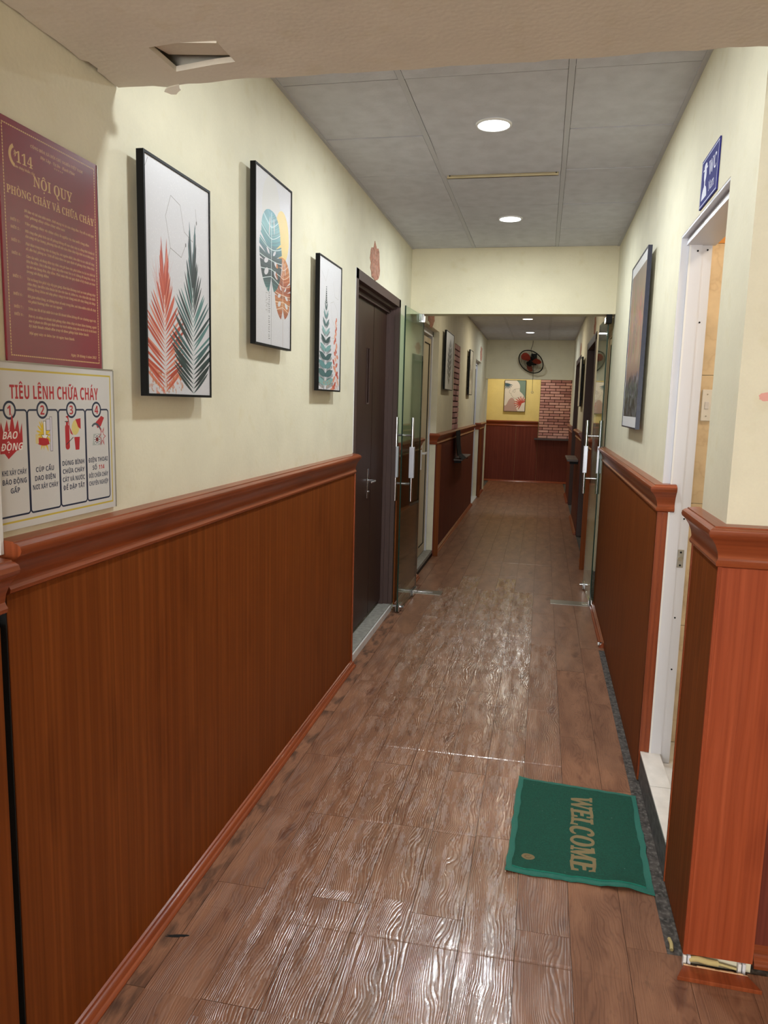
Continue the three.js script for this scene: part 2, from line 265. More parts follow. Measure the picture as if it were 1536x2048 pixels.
// ---------------------------------------------------------------- soffit over the front room, cracked along the left wall, with a broken access hole
{
  const s = thing('ceiling_soffit', 'lower beige plaster soffit across the top of the view', 'soffit', [0, 0, 0], null, 'structure');
  const sh = new THREE.Shape(), edge = [];
  const path = [];
  for (let z = 3.0; z > -1.30; z -= 0.3) path.push([-A + 0.001, z]);
  for (let z = -1.30; z > -1.765; z -= 0.012) { const wide = 0.003 + 0.005 * Math.max(0, N(z * 9, 2)) + (Math.abs(z + 1.655) < 0.02 ? 0.012 : 0); path.push([-A + wide, z + 0.003 * N(z * 60, 8)]); }
  for (let x = -A + 0.005; x < 1.2; x += 0.03) { let z = SOFZ + 0.006 * N(x * 5, 1) + 0.0035 * N(x * 40, 3) - 0.012 * Math.exp(-Math.pow((x + 0.92) / 0.02, 2)); path.push([x, z]); }
  path.push([BT + 0.6, -2.149], [3.0, -2.149], [3.0, 3.0]);
  // the rest of the front room ceiling reaches its walls to the right of the corridor corner
  const keep = path.filter(([x, z]) => !(x > 0.70 && x < 1.25 && z > -2.1 && z < -1.7)); const iR = keep.findIndex(([x, z]) => x > 1.2); keep.splice(iR, 0, [0.70, SOFZ], [0.70, -2.149]);
  keep.forEach(([x, z], i) => (i ? sh.lineTo(x, -z) : sh.moveTo(x, -z)));
  const hole = new THREE.Path(); [[-0.868, 1.592], [-0.80, 1.583], [-0.711, 1.585], [-0.709, 1.684], [-0.76, 1.69], [-0.865, 1.712]].reverse().forEach(([x, y], i) => (i ? hole.lineTo(x, y) : hole.moveTo(x, y))); sh.holes.push(hole);
  let g = new THREE.ExtrudeGeometry(sh, { depth: 0.012, bevelEnabled: false }); g.rotateX(-Math.PI / 2); g.translate(0, SOF, 0); g = metreUV(g.toNonIndexed());
  part('soffit_board', g, M.soffit, s);
  part('soffit_face', [box(-A + 0.004, 0.70, SOF + 0.012, CEIL - 0.003, SOFZ + 0.02, SOFZ + 0.035)], M.soffit, s);
  const panel = box(-0.076, 0.076, -0.004, 0.004, -0.05, 0.055); const p = part('access_panel', panel, M.soffit, s); p.position.set(-0.788, SOF + 0.014, -1.635); p.rotation.set(0.19, 0.05, -0.06);
  const flake = blobGeo(0.022, 0.012, 0.003, 12, 0.4, 3); const f = part('plaster_flake', flake, M.soffit, s); f.position.set(-0.915, SOF - 0.004, -1.79); f.rotation.set(1.2, 0, 0.2);
}

// ---------------------------------------------------------------- suspended ceiling: one board per cell, bars between
function ceilingGrid(name, xs, zs, label, sag = {}) {
  const c = thing(name, label, 'ceiling', [0, 0, 0], null, 'structure');
  for (let i = 0; i + 1 < xs.length; i++) for (let j = 0; j + 1 < zs.length; j++) {
    const w = xs[i + 1] - xs[i], d = zs[j] - zs[j + 1], cx = (xs[i] + xs[i + 1]) / 2, cz = (zs[j] + zs[j + 1]) / 2, k = sag[i + ',' + j] || [0, 0];
    const o = part('ceiling_tile', box(-w / 2 + 0.013, w / 2 - 0.013, 0, 0.009, -d / 2 + 0.004, d / 2 - 0.004, rr(0, 9), rr(0, 9)), M.tile, c);
    o.position.set(cx, CEIL - 0.001 + rr(-0.0015, 0.0015) + k[1], cz); o.rotation.set(k[0] + rr(-0.002, 0.002), 0, rr(-0.002, 0.002));
  }
  for (let i = 1; i + 1 < xs.length; i++) part('main_bar', box(xs[i] - 0.0115, xs[i] + 0.0115, CEIL - 0.002, CEIL + 0.03, zs[zs.length - 1] + 0.002, zs[0] - 0.002), M.tbar, c);
  for (let j = 1; j + 1 < zs.length; j++) part('cross_bar', box(xs[0] + 0.002, xs[xs.length - 1] - 0.002, CEIL + 0.012, CEIL + 0.03, zs[j] - 0.008, zs[j] + 0.008), M.tbar, c);
  part('wall_angle', [box(-A, -A + 0.018, CEIL - 0.004, CEIL, zs[zs.length - 1], zs[0]), box(B - 0.018, B, CEIL - 0.004, CEIL, zs[zs.length - 1], zs[0])], M.tbar, c);
  return c;
}
const corrCeil = ceilingGrid('ceiling', [-A, -0.578, 0.035, B], [SOFZ + 0.02, -2.31, -2.92, -3.515, -4.085, -4.745, -5.37, LINZ], 'grey suspended ceiling tiles over the near corridor', { '1,3': [-0.022, -0.002] });
part('channel_strip', [box(-0.553, 0.012, CEIL - 0.022, CEIL - 0.001, -4.103, -4.094), box(-0.553, 0.012, CEIL - 0.022, CEIL - 0.020, -4.103, -4.08)], M.channel, corrCeil);
for (const x of [-0.54, 0]) part('screw', cyl(0.004, 0.004, 0.004, x, CEIL - 0.008, -4.092, 'z', 8), M.black, corrCeil);
{ const zs = []; for (let z = LINZ - 0.15; z > BULK + 0.3; z -= 0.61) zs.push(z); zs.push(BULK); ceilingGrid('ceiling_far', [-A, -0.578, 0.035, B], zs, 'dim grey ceiling tiles beyond the lintel'); }
solo('ceiling_alcove', [box(-1.4, 0.9, CEIL, CEIL + 0.02, BULK - 0.12, END)], M.tile, 'ceiling of the end alcove', 'ceiling', null, 'structure');

// ---------------------------------------------------------------- lamps
function lampMat(color, k) { return std({ color: 0xffffff, emissive: new THREE.Color(...color), emissiveIntensity: k, roughness: 0.5 }); }
for (const l of CORRIDOR_LAMPS) {
  const [x, z] = l.at, g = thing('downlight', l.label, 'ceiling light', [x, CEIL - 0.004, z], 'round ceiling downlights');
  const prof = [[0.066, 0.003], [0.067, -0.004], [0.071, -0.005], [0.076, -0.002], [0.077, 0.003]].map(([a, b]) => new THREE.Vector2(a, b));
  part('trim_ring', new THREE.LatheGeometry(prof, 40), M.white, g);
  part('lamp_diffuser', cyl(0.066, 0.066, 0.004, 0, 0.0, 0, 'y', 40), lampMat(l.color, 9), g);
  const q = new THREE.RectAreaLight(new THREE.Color(...l.color), l.nits, 0.115, 0.115); q.position.set(0, -0.007, 0); q.rotation.x = -Math.PI / 2; g.add(q);
}
for (const l of ROOM_LAMPS) {
  const g = thing('panel_light', l.label, 'ceiling light', l.at), h = l.size / 2;
  part('housing', rbox(-h - 0.02, h + 0.02, -0.004, 0.022, -h - 0.02, h + 0.02, 0.004), M.white, g);
  part('lamp_diffuser', box(-h, h, -0.007, -0.003, -h, h), lampMat(l.color, 6), g);
  const q = new THREE.RectAreaLight(new THREE.Color(...l.color), l.nits, l.size, l.size); q.position.set(0, -0.01, 0); q.rotation.x = -Math.PI / 2; g.add(q);
}

{ // frosted window in the wall behind the camera: it lights the faces turned towards the camera
  const { at: [x, y, z], w, h } = WINDOW, g = thing('window_1', 'frosted window in the wall behind the camera', 'window', [x, y, z], null, 'structure');
  part('window_pane', box(-w / 2, w / 2, -h / 2, h / 2, 0.004, 0.012), lampMat(WINDOW.color, 4), g);
  for (const s of [-1, 1]) { part('frame_rail', box(s * (w / 2), s * (w / 2 + 0.05), -h / 2 - 0.05, h / 2 + 0.05, -0.03, 0.014), M.aluGrey, g); part('frame_rail', box(-w / 2, w / 2, s * (h / 2), s * (h / 2 + 0.05), -0.03, 0.014), M.aluGrey, g); }
  const q = new THREE.RectAreaLight(new THREE.Color(...WINDOW.color), WINDOW.nits, w, h); q.position.set(0, 0, -0.004); g.add(q);
}

// ---------------------------------------------------------------- wainscot
const CAP = [[0, 1.155], [0.012, 1.155], [0.02, 1.16], [0.022, 1.168], [0.018, 1.175], [0.016, 1.18], [0.019, 1.197], [0.027, 1.216], [0.038, 1.232], [0.042, 1.236], [0.048, 1.241], [0.0505, 1.249], [0.048, 1.258], [0.04, 1.263], [0.034, 1.264], [0.033, 1.267], [0, 1.27]];
const SKIRT = [[0, 0], [0.03, 0], [0.031, 0.006], [0.026, 0.012], [0.021, 0.014], [0.02, 0.02], [0.014, 0.027], [0.008, 0.029], [0.006, 0.034], [0, 0.037]];
function wainscot(name, label, z0, z1, side, m = M.wain, opt = {}) {
  const w = thing(name, label, 'wainscot', [0, 0, 0], null, 'structure'), X = side < 0 ? -A : B, T = 0.012 * -side, o = [rr(0, 5), rr(0, 5)];
  part('panel', box(X, X + T, 0.001, 1.16, z0, z1, o[0], o[1]), m, w);
  const path = side < 0 ? [[X, z0], [X, z1]] : [[X, z1], [X, z0]];
  if (opt.capReturn) { if (side < 0) path.unshift([X - opt.capReturn, z0]); else path.push([X + opt.capReturn, z0]); }
  part('cap_rail', sweep(CAP, path), M.cap, w);
  if (opt.endFace) part('end_panel', box(X + T, X - side * -1 * opt.endFace * -1, 0.001, 1.16, z0, z0 + 0.009, o[1], o[0]), M.wain, w);
  if (!opt.noStrip) for (const z of opt.strips || []) part('edge_strip', rbox(X + T, X + T * 1.7, 0.001, 1.155, z, z - 0.012, 0.003), M.cap, w);
  if (!opt.noSkirt) part('skirting', sweep(SKIRT.map(([d, y]) => [d + 0.012, y]), side < 0 ? [[X, z0], [X, z1]] : [[X, z1], [X, z0]]), M.cap, w);
  return w;
}
wainscot('wainscot_left', 'long orange-brown wood wainscot below the canvas prints, nearest on the left', -1.297, -4.20, -1, M.wain, { strips: [-4.185] });
wainscot('wainscot_left', 'narrow wood wainscot strip between the brown door and the left glass leaf', -5.54, -6.60, -1, M.wain);
wainscot('wainscot_left', 'dark wood wainscot past the cream aluminium door on the left', -7.64, -11.84, -1, M.wainRed, { capReturn: 0.06, endFace: 0.06 });
wainscot('wainscot_left', 'dark wood wainscot at the end of the left wall past the white door', -12.91, BULK, -1, M.wainRed, { capReturn: 0.06, endFace: 0.06 });
{ const w = wainscot('wainscot_right', 'wood wainscot between the toilet door and the right glass leaf', -3.176, -6.08, 1, M.wain, { capReturn: 0.05, noSkirt: true });
  part('end_panel', box(B - 0.012, B + 0.03, 0.02, 1.16, -3.172, -3.1845, 1, 2), M.cap, w); part('end_strip', box(B + 0.01, B + 0.03, 0.132, 1.16, -3.168, -3.172, 3, 2), M.cap, w);
  part('skirting', sweep(SKIRT.map(([d, y]) => [d + 0.012, y]), [[B, -6.08], [B, -4.98]]), M.cap, w); }
wainscot('wainscot_right', 'dark wood wainscot between the yellow door and the dark door beyond', -7.45, -7.94, 1, M.wainRed, { capReturn: 0.06, endFace: 0.06 });
wainscot('wainscot_right', 'dark wood wainscot between the two dark doors on the right', -9.51, -11.09, 1, M.wainRed);
wainscot('wainscot_right', 'dark wood wainscot at the end of the right wall', -12.61, BULK, 1, M.wainRed);
{ // pier by the toilet door: side, front and the recessed piece to its right
  const w = thing('wainscot_pier', 'bright orange-brown wood cladding on the wall end at the right edge', 'wainscot', [0, 0, 0], null, 'structure');
  part('side_panel', box(B - 0.012, B, 0.03, 1.16, -2.425, -2.09, 1.1, 0.3), M.wain, w);
  part('front_panel', box(B - 0.012, BT + 0.0, 0.035, 1.16, -2.078, -2.09, 2.3, 0.7), M.pier, w);
  part('edge_strip', rbox(B - 0.016, B - 0.006, 0.03, 1.158, -2.428, -2.418, 0.002), M.cap, w);
  part('corner_strip', rbox(B - 0.014, B - 0.004, 0.035, 1.158, -2.084, -2.074, 0.002), M.pier, w);
  part('cap_rail', sweep(CAP, [[B, -2.44], [B, -2.09], [BT + 0.012, -2.09], [BT + 0.012, -2.15], [1.5, -2.15]].slice().reverse().map((p) => p).reverse()), M.cap, w);
  part('recessed_panel', box(BT, 1.6, 0.03, 1.16, -2.138, -2.15, 3.3, 0.1), M.wainRed, w);
  part('skirting', sweep(SKIRT.map(([d, y]) => [d + 0.012, y * 1.5]), [[BT + 0.014, -2.15], [1.6, -2.15]]), M.cap, w);
  part('pier_base', box(B, BT, 0, 0.035, -2.10, -2.12), M.concrete, w);
}
{ // cut end of wainscot at the near left edge
  const w = thing('wainscot_near_left', 'wood cladding with its own rail at the extreme left edge', 'wainscot', [0, 0, 0], null, 'structure');
  part('panel', box(-A, -A + 0.022, 0, 1.10, -1.262, 1.4, 4, 1), M.wain, w);
  part('cap_rail', sweep(CAP.map(([d, y]) => [d * 1.1 + 0.012, y - 0.03]), [[-A, 1.4], [-A, -1.27]]), M.cap, w);
  part('gap_lining', box(-A - 0.05, -A + 0.011, 0, 1.2, -1.2925, -1.2955), M.dark, w);
  part('gap_backing', box(-A - 0.058, -A - 0.05, 0, 1.2, -1.262, -1.296), M.dark, w);
}
solo('cable_trunking', [rbox(-A, -A + 0.012, 1.24, SOF - 0.004, -1.297, -1.285, 0.002)], M.white, 'thin white vertical cable cover at the extreme left edge', 'trunking');
// grey dirty strip where the right skirting is missing
solo('floor_gap_strip', [box(0.438, B - 0.012, -0.005, -0.0035, -4.98, -2.09, 2, 3)], M.concrete, 'grey bare concrete strip along the right wall where skirting is missing', 'floor gap', null, 'structure');

// ---------------------------------------------------------------- doors
function lever(parent, x, y, z, s, m = M.steel) { // s = side the handle faces (+1 = +x)
  part('handle_plate', rbox(x, x + s * 0.006, y - 0.1, y + 0.1, z - 0.018, z + 0.018, 0.003), m, parent);
  part('lever', [cyl(0.009, 0.009, 0.045, x + s * 0.028, y + 0.02, z, 'x', 14), rbox(x + s * 0.042, x + s * 0.058, y + 0.012, y + 0.028, z - 0.012, z + 0.11, 0.006)], m, parent);
  part('key_cylinder', cyl(0.008, 0.008, 0.014, x + s * 0.01, y - 0.055, z, 'x', 12), m, parent);
}
{ // double-leaf dark brown steel door with frame on the left
  const d = thing('door_1', 'dark brown unequal double door with steel lever on the left', 'door', [0, 0, 0], null, 'structure');
  const [za, zb, top] = DOOR1, fx = -A + 0.004;
  const prof = (z0, z1) => [box(-A - 0.11, fx, 0.05, top, z0, z1)];
  part('frame_jamb', [...prof(za, za - 0.05), box(-A - 0.075, -A - 0.03, 0.05, top - 0.05, za - 0.05, za - 0.068)], M.frameBrown, d);
  part('frame_jamb', [...prof(zb, zb + 0.05), box(-A - 0.075, -A - 0.025, 0.05, top - 0.05, zb + 0.05, zb + 0.066), box(-A - 0.095, -A - 0.06, 0.05, top - 0.05, zb + 0.066, zb + 0.08)], M.frameBrown, d);
  part('frame_head', [box(-A - 0.11, fx, top - 0.055, top, za, zb), box(-A - 0.075, -A - 0.03, top - 0.075, top - 0.055, za - 0.05, zb + 0.05), box(-A - 0.1, -A - 0.06, top - 0.1, top - 0.075, za - 0.05, zb + 0.05)], M.frameBrown, d);
  const slot = [-4.84, -4.90, 1.56, 1.91], split = -5.02, xl = -A - 0.082;
  const leaf1 = part('leaf', [box(xl - 0.03, xl, 0.09, top - 0.09, za - 0.052, slot[0]), box(xl - 0.03, xl, 0.09, top - 0.09, slot[1], split), box(xl - 0.03, xl, 0.09, slot[2], slot[0], slot[1]), box(xl - 0.03, xl, slot[3], top - 0.09, slot[0], slot[1]), box(xl - 0.032, xl - 0.022, slot[2], slot[3], slot[0], slot[1])], M.doorBrown, d);
  part('slot_trim', [box(xl, xl + 0.006, slot[2] - 0.01, slot[2], slot[0] + 0.008, slot[1] - 0.008), box(xl, xl + 0.006, slot[2], slot[3], slot[1], slot[1] - 0.008), box(xl, xl + 0.006, slot[2], slot[3], slot[0] + 0.008, slot[0])], M.frameBrown, leaf1);
  part('leaf', [box(xl - 0.03, xl, 0.09, top - 0.09, split - 0.012, zb + 0.052)], M.doorBrown, d);
  lever(d, xl, 1.02, -4.93, 1);
  part('threshold', [box(-A - 0.115, -A - 0.005, 0.0, 0.052, za - 0.06, zb + 0.06)], M.sill, d);
  part('threshold_tile', [box(-A - 0.004, -A + 0.006, 0.001, 0.046, za - 0.06, zb + 0.06)], M.tileWhite, d);
  part('caulk_line', [box(-A, -A + 0.002, DADO + 0.01, top, za + 0.008, za)], M.white, d);
}
function gasketLeaf(parent, name, x, s, z0, z1, y0, y1, m, pane) { // aluminium leaf: frame rails round a panel edged in black
  const f = 0.05, g = 0.006, zi0 = z0 - f, zi1 = z1 + f, yi0 = y0 + f * 1.6, yi1 = y1 - f;
  const l = part(name, [box(x, x + s * 0.035, y0, y1, z0, zi0), box(x, x + s * 0.035, y0, y1, zi1, z1), box(x, x + s * 0.035, y0, yi0, zi0, zi1), box(x, x + s * 0.035, yi1, y1, zi0, zi1)], m, parent);
  part('gasket', [box(x + s * 0.02, x + s * 0.032, yi0, yi1, zi0, zi0 - g), box(x + s * 0.02, x + s * 0.032, yi0, yi1, zi1 + g, zi1), box(x + s * 0.02, x + s * 0.032, yi0, yi0 + g, zi0, zi1), box(x + s * 0.02, x + s * 0.032, yi1 - g, yi1, zi0, zi1)], M.gasket, l);
  part('pane', [box(x + s * 0.012, x + s * 0.024, yi0, yi1, zi0 - g, zi1 + g)], pane, l);
  return l;
}
{ // cream aluminium double door in the far left wall
  const d = thing('door_2', 'cream aluminium double door with black gaskets behind the left glass leaf', 'door', [0, 0, 0], null, 'structure');
  const [za, zb, top] = ALU, x = -A - 0.115;
  part('frame', [box(x, x + 0.055, 0.06, top, za, za - 0.045), box(x, x + 0.055, 0.06, top, zb + 0.045, zb), box(x, x + 0.055, top - 0.05, top, za, zb)], M.pvc, d);
  gasketLeaf(d, 'leaf', x + 0.005, 1, za - 0.05, -7.08, 0.07, top - 0.075, M.alu, M.creamPvc);
  const r = gasketLeaf(d, 'leaf', x + 0.005, 1, -7.14, zb + 0.05, 0.07, top - 0.075, M.alu, M.creamPvc);
  part('handle_plate', [rbox(x + 0.04, x + 0.05, 0.93, 1.17, -7.185, -7.155, 0.003)], M.white, r); part('lever', [rbox(x + 0.05, x + 0.085, 1.08, 1.10, -7.18, -7.16, 0.004), rbox(x + 0.07, x + 0.085, 1.08, 1.10, -7.18, -7.29, 0.004)], M.white, r);
  part('threshold', [box(-A - 0.115, -A, 0, 0.06, za, zb)], M.sill, d); part('threshold_edge', [box(-A, -A + 0.004, 0, 0.03, za, zb)], M.black, d);
}
{ const d = thing('door_3', 'narrow white aluminium door near the end of the left wall', 'door', [0, 0, 0], null, 'structure'), [za, zb, top] = WDOOR, x = -A - 0.115;
  part('frame', [box(x, x + 0.055, 0, top, za, za - 0.04), box(x, x + 0.055, 0, top, zb + 0.04, zb), box(x, x + 0.055, top - 0.05, top, za, zb)], M.pvc, d);
  gasketLeaf(d, 'leaf', x + 0.005, 1, za - 0.045, zb + 0.045, 0.03, top - 0.06, M.pvc, M.pvc);
  part('threshold', [box(-A - 0.11, -A + 0.02, 0, 0.02, za, zb)], M.tileWhite, d); }
{ const d = thing('door_4', 'yellowish aluminium door behind the right glass leaf', 'door', [0, 0, 0], null, 'structure'), [za, zb, top] = YD, x = B + 0.125;
  part('frame', [box(x, x - 0.05, 0, top, za, za - 0.045), box(x, x - 0.05, 0, top, zb + 0.045, zb), box(x, x - 0.05, top - 0.05, top, za, zb)], M.creamPvc, d);
  gasketLeaf(d, 'leaf', x, -1, za - 0.05, -6.76, 0.03, top - 0.06, M.creamPvc, M.creamPvc); gasketLeaf(d, 'leaf', x, -1, -6.78, zb + 0.05, 0.03, top - 0.06, M.creamPvc, M.creamPvc); }
for (const [k, [za, zb, top], lab] of [[5, PD, 'dark purplish brown door on the right beyond the glass leaf'], [6, PD2, 'dark purplish brown door at the far right end near the fan']]) {
  const d = thing('door_' + k, lab, 'door', [0, 0, 0], null, 'structure');
  part('frame_jamb', box(B + 0.12, B - 0.006, 0, top, za + 0.03, za - 0.06), M.frameBrown, d); part('frame_jamb', box(B + 0.12, B - 0.006, 0, top, zb + 0.06, zb - 0.03), M.frameBrown, d); part('frame_head', box(B + 0.12, B - 0.006, top - 0.06, top + 0.02, za + 0.03, zb - 0.03), M.frameBrown, d);
  part('leaf', box(B + 0.08, B + 0.11, 0.02, top - 0.06, za - 0.06, (za + zb) / 2 - 0.2), M.doorBrown, d); part('leaf', box(B + 0.08, B + 0.11, 0.02, top - 0.06, (za + zb) / 2 - 0.21, zb + 0.06), M.doorBrown, d);
}
{ // toilet door frame, threshold and the slice of room behind it
  const d = thing('door_7', 'white toilet door frame in the right wall under the WC sign', 'door frame', [0, 0, 0], null, 'structure'), [za, zb, top] = WC;
  part('jamb', [box(0.515, 0.561, 0.13, top - 0.012, zb + 0.02, zb), box(0.561, 0.599, 0.09, top - 0.012, zb + 0.008, zb)], M.pvc, d);
  part('jamb_bead', box(0.513, 0.520, 0.13, top - 0.02, zb + 0.023, zb + 0.019), M.white, d);
  part('jamb', [box(0.515, 0.61, 0.09, top - 0.012, za, za - 0.02)], M.pvc, d);
  part('head', [box(0.515, 0.61, top - 0.035, top - 0.012, za, zb), box(0.505, 0.515, top - 0.035, top - 0.016, za, zb)], M.pvc, d);
  part('reveal_render', [box(B + 0.001, 0.514, 1.27, top - 0.006, zb + 0.010, zb), box(B + 0.001, 0.514, top - 0.008, top, za, zb)], M.pvc, d);
  part('strike_plate', [rbox(0.564, 0.588, 0.93, 1.004, zb + 0.0105, zb + 0.008, 0.001)], M.brushed, d);
  part('latch_hole', [cyl(0.010, 0.010, 0.002, 0.576, 0.967, zb + 0.0115, 'z', 20)], M.steel, d);
  for (const [x, y] of [[0.576, 0.993], [0.576, 0.94]]) part('screw', cyl(0.004, 0.004, 0.002, x, y, zb + 0.0112, 'z', 10), M.black, d);
  for (const [x, y, o] of [[0.545, 2.165, 0.0205], [0.582, 2.17, 0.009], [0.574, 1.9, 0.009], [0.578, 1.13, 0.009], [0.578, 0.5, 0.009], [0.574, 0.72, 0.009]]) part('screw', cyl(0.0035, 0.0035, 0.002, x, y, zb + o, 'z', 10), M.black, d);
  const s = thing('door_step', 'white tiled step with dark stone riser into the toilet', 'step', [0, 0, 0], null, 'structure');
  part('riser', box(B - 0.004, B + 0.008, 0, 0.122, za, zb + 0.002), M.stone, s); part('core', box(B + 0.008, 0.56, 0, 0.12, za, zb + 0.002), M.stone, s);
  part('step_tile', rbox(B - 0.006, 0.558, 0.121, 0.131, zb + 0.004, -2.872, 0.0015), M.tileWhite, s); part('step_tile', rbox(B - 0.006, 0.558, 0.121, 0.131, -2.869, -2.50, 0.0015), M.tileWhite, s); part('step_tile', rbox(B - 0.006, 0.558, 0.121, 0.131, -2.497, za, 0.0015), M.tileWhite, s);
  const r = thing('toilet_room', 'beige marble-tiled toilet room seen through the doorway', 'room', [0, 0, 0], null, 'structure');
  part('room_floor', box(0.56, 2.0, 0, 0.088, -2.28, -3.6), M.tileWhite, r);
  for (let i = 0; i < 5; i++) for (let j = 0; j < 4; j++) part('wall_tile', rbox(0.612 + i * 0.27, 0.612 + (i + 1) * 0.27 - 0.002, 0.09 + j * 0.54, Math.min(2.24, 0.09 + (j + 1) * 0.54) - 0.002, -3.40, -3.408, 0.001, 1), M.tileBeige, r);
  part('wall_backing', [box(0.6, 2.0, 0.08, 2.24, -3.409, -3.5), box(1.95, 2.0, 0.08, 2.7, -2.28, -3.5)], M.creamPvc, r); part('upper_wall', box(0.6, 2.0, 2.24, 2.7, -3.402, -3.5), M.orange, r); part('room_ceiling', box(0.655, 2.0, 2.62, 2.7, -2.28, -3.5), M.orange, r);
  const sw = thing('switch_plate', 'small white wall plate on beige tiles seen through the toilet door', 'switch plate', [0.668, 1.585, -3.395]);
  part('plate', rbox(-0.02, 0.02, -0.065, 0.065, -0.005, 0.006, 0.003), M.white, sw); part('rocker', rbox(-0.008, 0.008, -0.015, 0.015, 0.006, 0.009, 0.002), M.pvc, sw); for (const y of [0.045, -0.045]) part('screw', cyl(0.003, 0.003, 0.002, 0, y, 0.0065, 'z', 8), M.brushed, sw);
}

// ---------------------------------------------------------------- frameless glass doors
function glassLeaf(name, label, pivot, free, sleeveSide) {
  const dx = free[0] - pivot[0], dz = free[1] - pivot[1], len = Math.hypot(dx, dz);
  const d = thing(name, label, 'glass door', [pivot[0], 0, pivot[1]], 'frameless glass doors'); d.rotation.y = Math.atan2(-dz, dx); // local +x runs from pivot to free edge
  const t = 0.005, y0 = 0.012, y1 = 2.25;
  part('pane', box(0.001, len - 0.002, y0 + 0.002, y1 - 0.002, -t, t), M.glass, d);
  part('glass_edge', [box(len - 0.002, len, y0, y1, -t, t)], M.glassEdge, d); part('glass_edge', [box(-0.001, 0.001, y0, y1, -t, t)], name === 'glass_door' ? M.glassEdge : M.glassEdge, d);
  part('bottom_patch', [rbox(0, 0.15, 0.006, 0.056, -0.016, -t, 0.003), rbox(0, 0.15, 0.006, 0.056, t, 0.016, 0.003), rbox(0.01, 0.14, 0.004, 0.013, -0.012, 0.012, 0.002)], M.steel, d);
  part('top_patch', [rbox(0, 0.15, y1 - 0.05, y1 + 0.002, -0.016, -t, 0.003), rbox(0, 0.15, y1 - 0.05, y1 + 0.002, t, 0.016, 0.003)], M.steel, d);
  const lock = part('lock_patch', [rbox(len - 0.11, len, 0.006, 0.06, -0.016, -t, 0.003), rbox(len - 0.11, len, 0.006, 0.06, t, 0.016, 0.003)], M.steel, d);
  part('thumb_turn', [cyl(0.014, 0.014, 0.03, len - 0.05, 0.036, 0.03, 'z', 14), cyl(0.012, 0.012, 0.022, len - 0.05, 0.036, -0.027, 'z', 14)], M.steel, lock);
  const hx = len - 0.085, sy = [0.97, 1.33];
  for (const s of [-1, 1]) {
    const h = part('pull_handle', [cyl(0.0135, 0.0135, 0.62, hx, 1.15, s * 0.06, 'y', 20)], M.steel, d);
    part('grip_sleeve', new RoundedBoxGeometry(0.036, 0.23, 0.036, 2, 0.004).translate(hx, 1.13, s * 0.06), M.sleeve, h);
    part('standoff', sy.map((y) => cyl(0.009, 0.009, 0.05, hx, y, s * 0.031, 'z', 14)), M.steel, h);
  }
  return d;
}
glassLeaf('glass_door', 'left frameless glass door folded back against the wall by the brown door', [-0.965, -6.06], [-0.995, -5.41], 1);
glassLeaf('glass_door', 'right frameless glass door swung away down the corridor', [0.445, -6.02], [0.43, -6.70], -1);
for (const [x0, x1, lab] of [[-0.99, -0.745, 'flat steel floor spring plate under the left glass door'], [0.14, 0.455, 'flat steel floor spring plate under the right glass door']]) {
  const p = thing('floor_spring', lab, 'floor spring', [0, 0, 0], 'floor springs'); part('cover_plate', rbox(x0, x1, 0.0, 0.004, -6.16, -6.03, 0.0015), M.brushed, p);
  const px = x0 < 0 ? -0.94 : 0.42; part('pivot_arm', x0 < 0 ? [rbox(px - 0.02, px + 0.12, 0.004, 0.012, -6.11, -6.08, 0.003)] : [rbox(px - 0.03, px + 0.03, 0.003, 0.006, -6.11, -6.08, 0.001)], M.steel, p);
}
solo('pivot_block', [rbox(-0.985, -0.945, 2.19, LINB, -5.99, -5.955, 0.003)], M.steel, 'chrome top pivot block of the left glass door under the lintel', 'pivot');
solo('pivot_block', [rbox(0.425, 0.465, 2.19, LINB, -6.03, -5.955, 0.003)], M.black, 'dark top pivot block of the right glass door under the lintel', 'pivot');
{ const s = thing('door_stop', 'small chrome door stop on the floor by the right skirting', 'door stop', [0.455, 0, -5.0]); part('body', cyl(0.012, 0.016, 0.03, 0, 0.015, 0, 'y', 16), M.steel, s); part('buffer', cyl(0.010, 0.010, 0.01, -0.014, 0.022, 0, 'x', 12), M.white, s); }

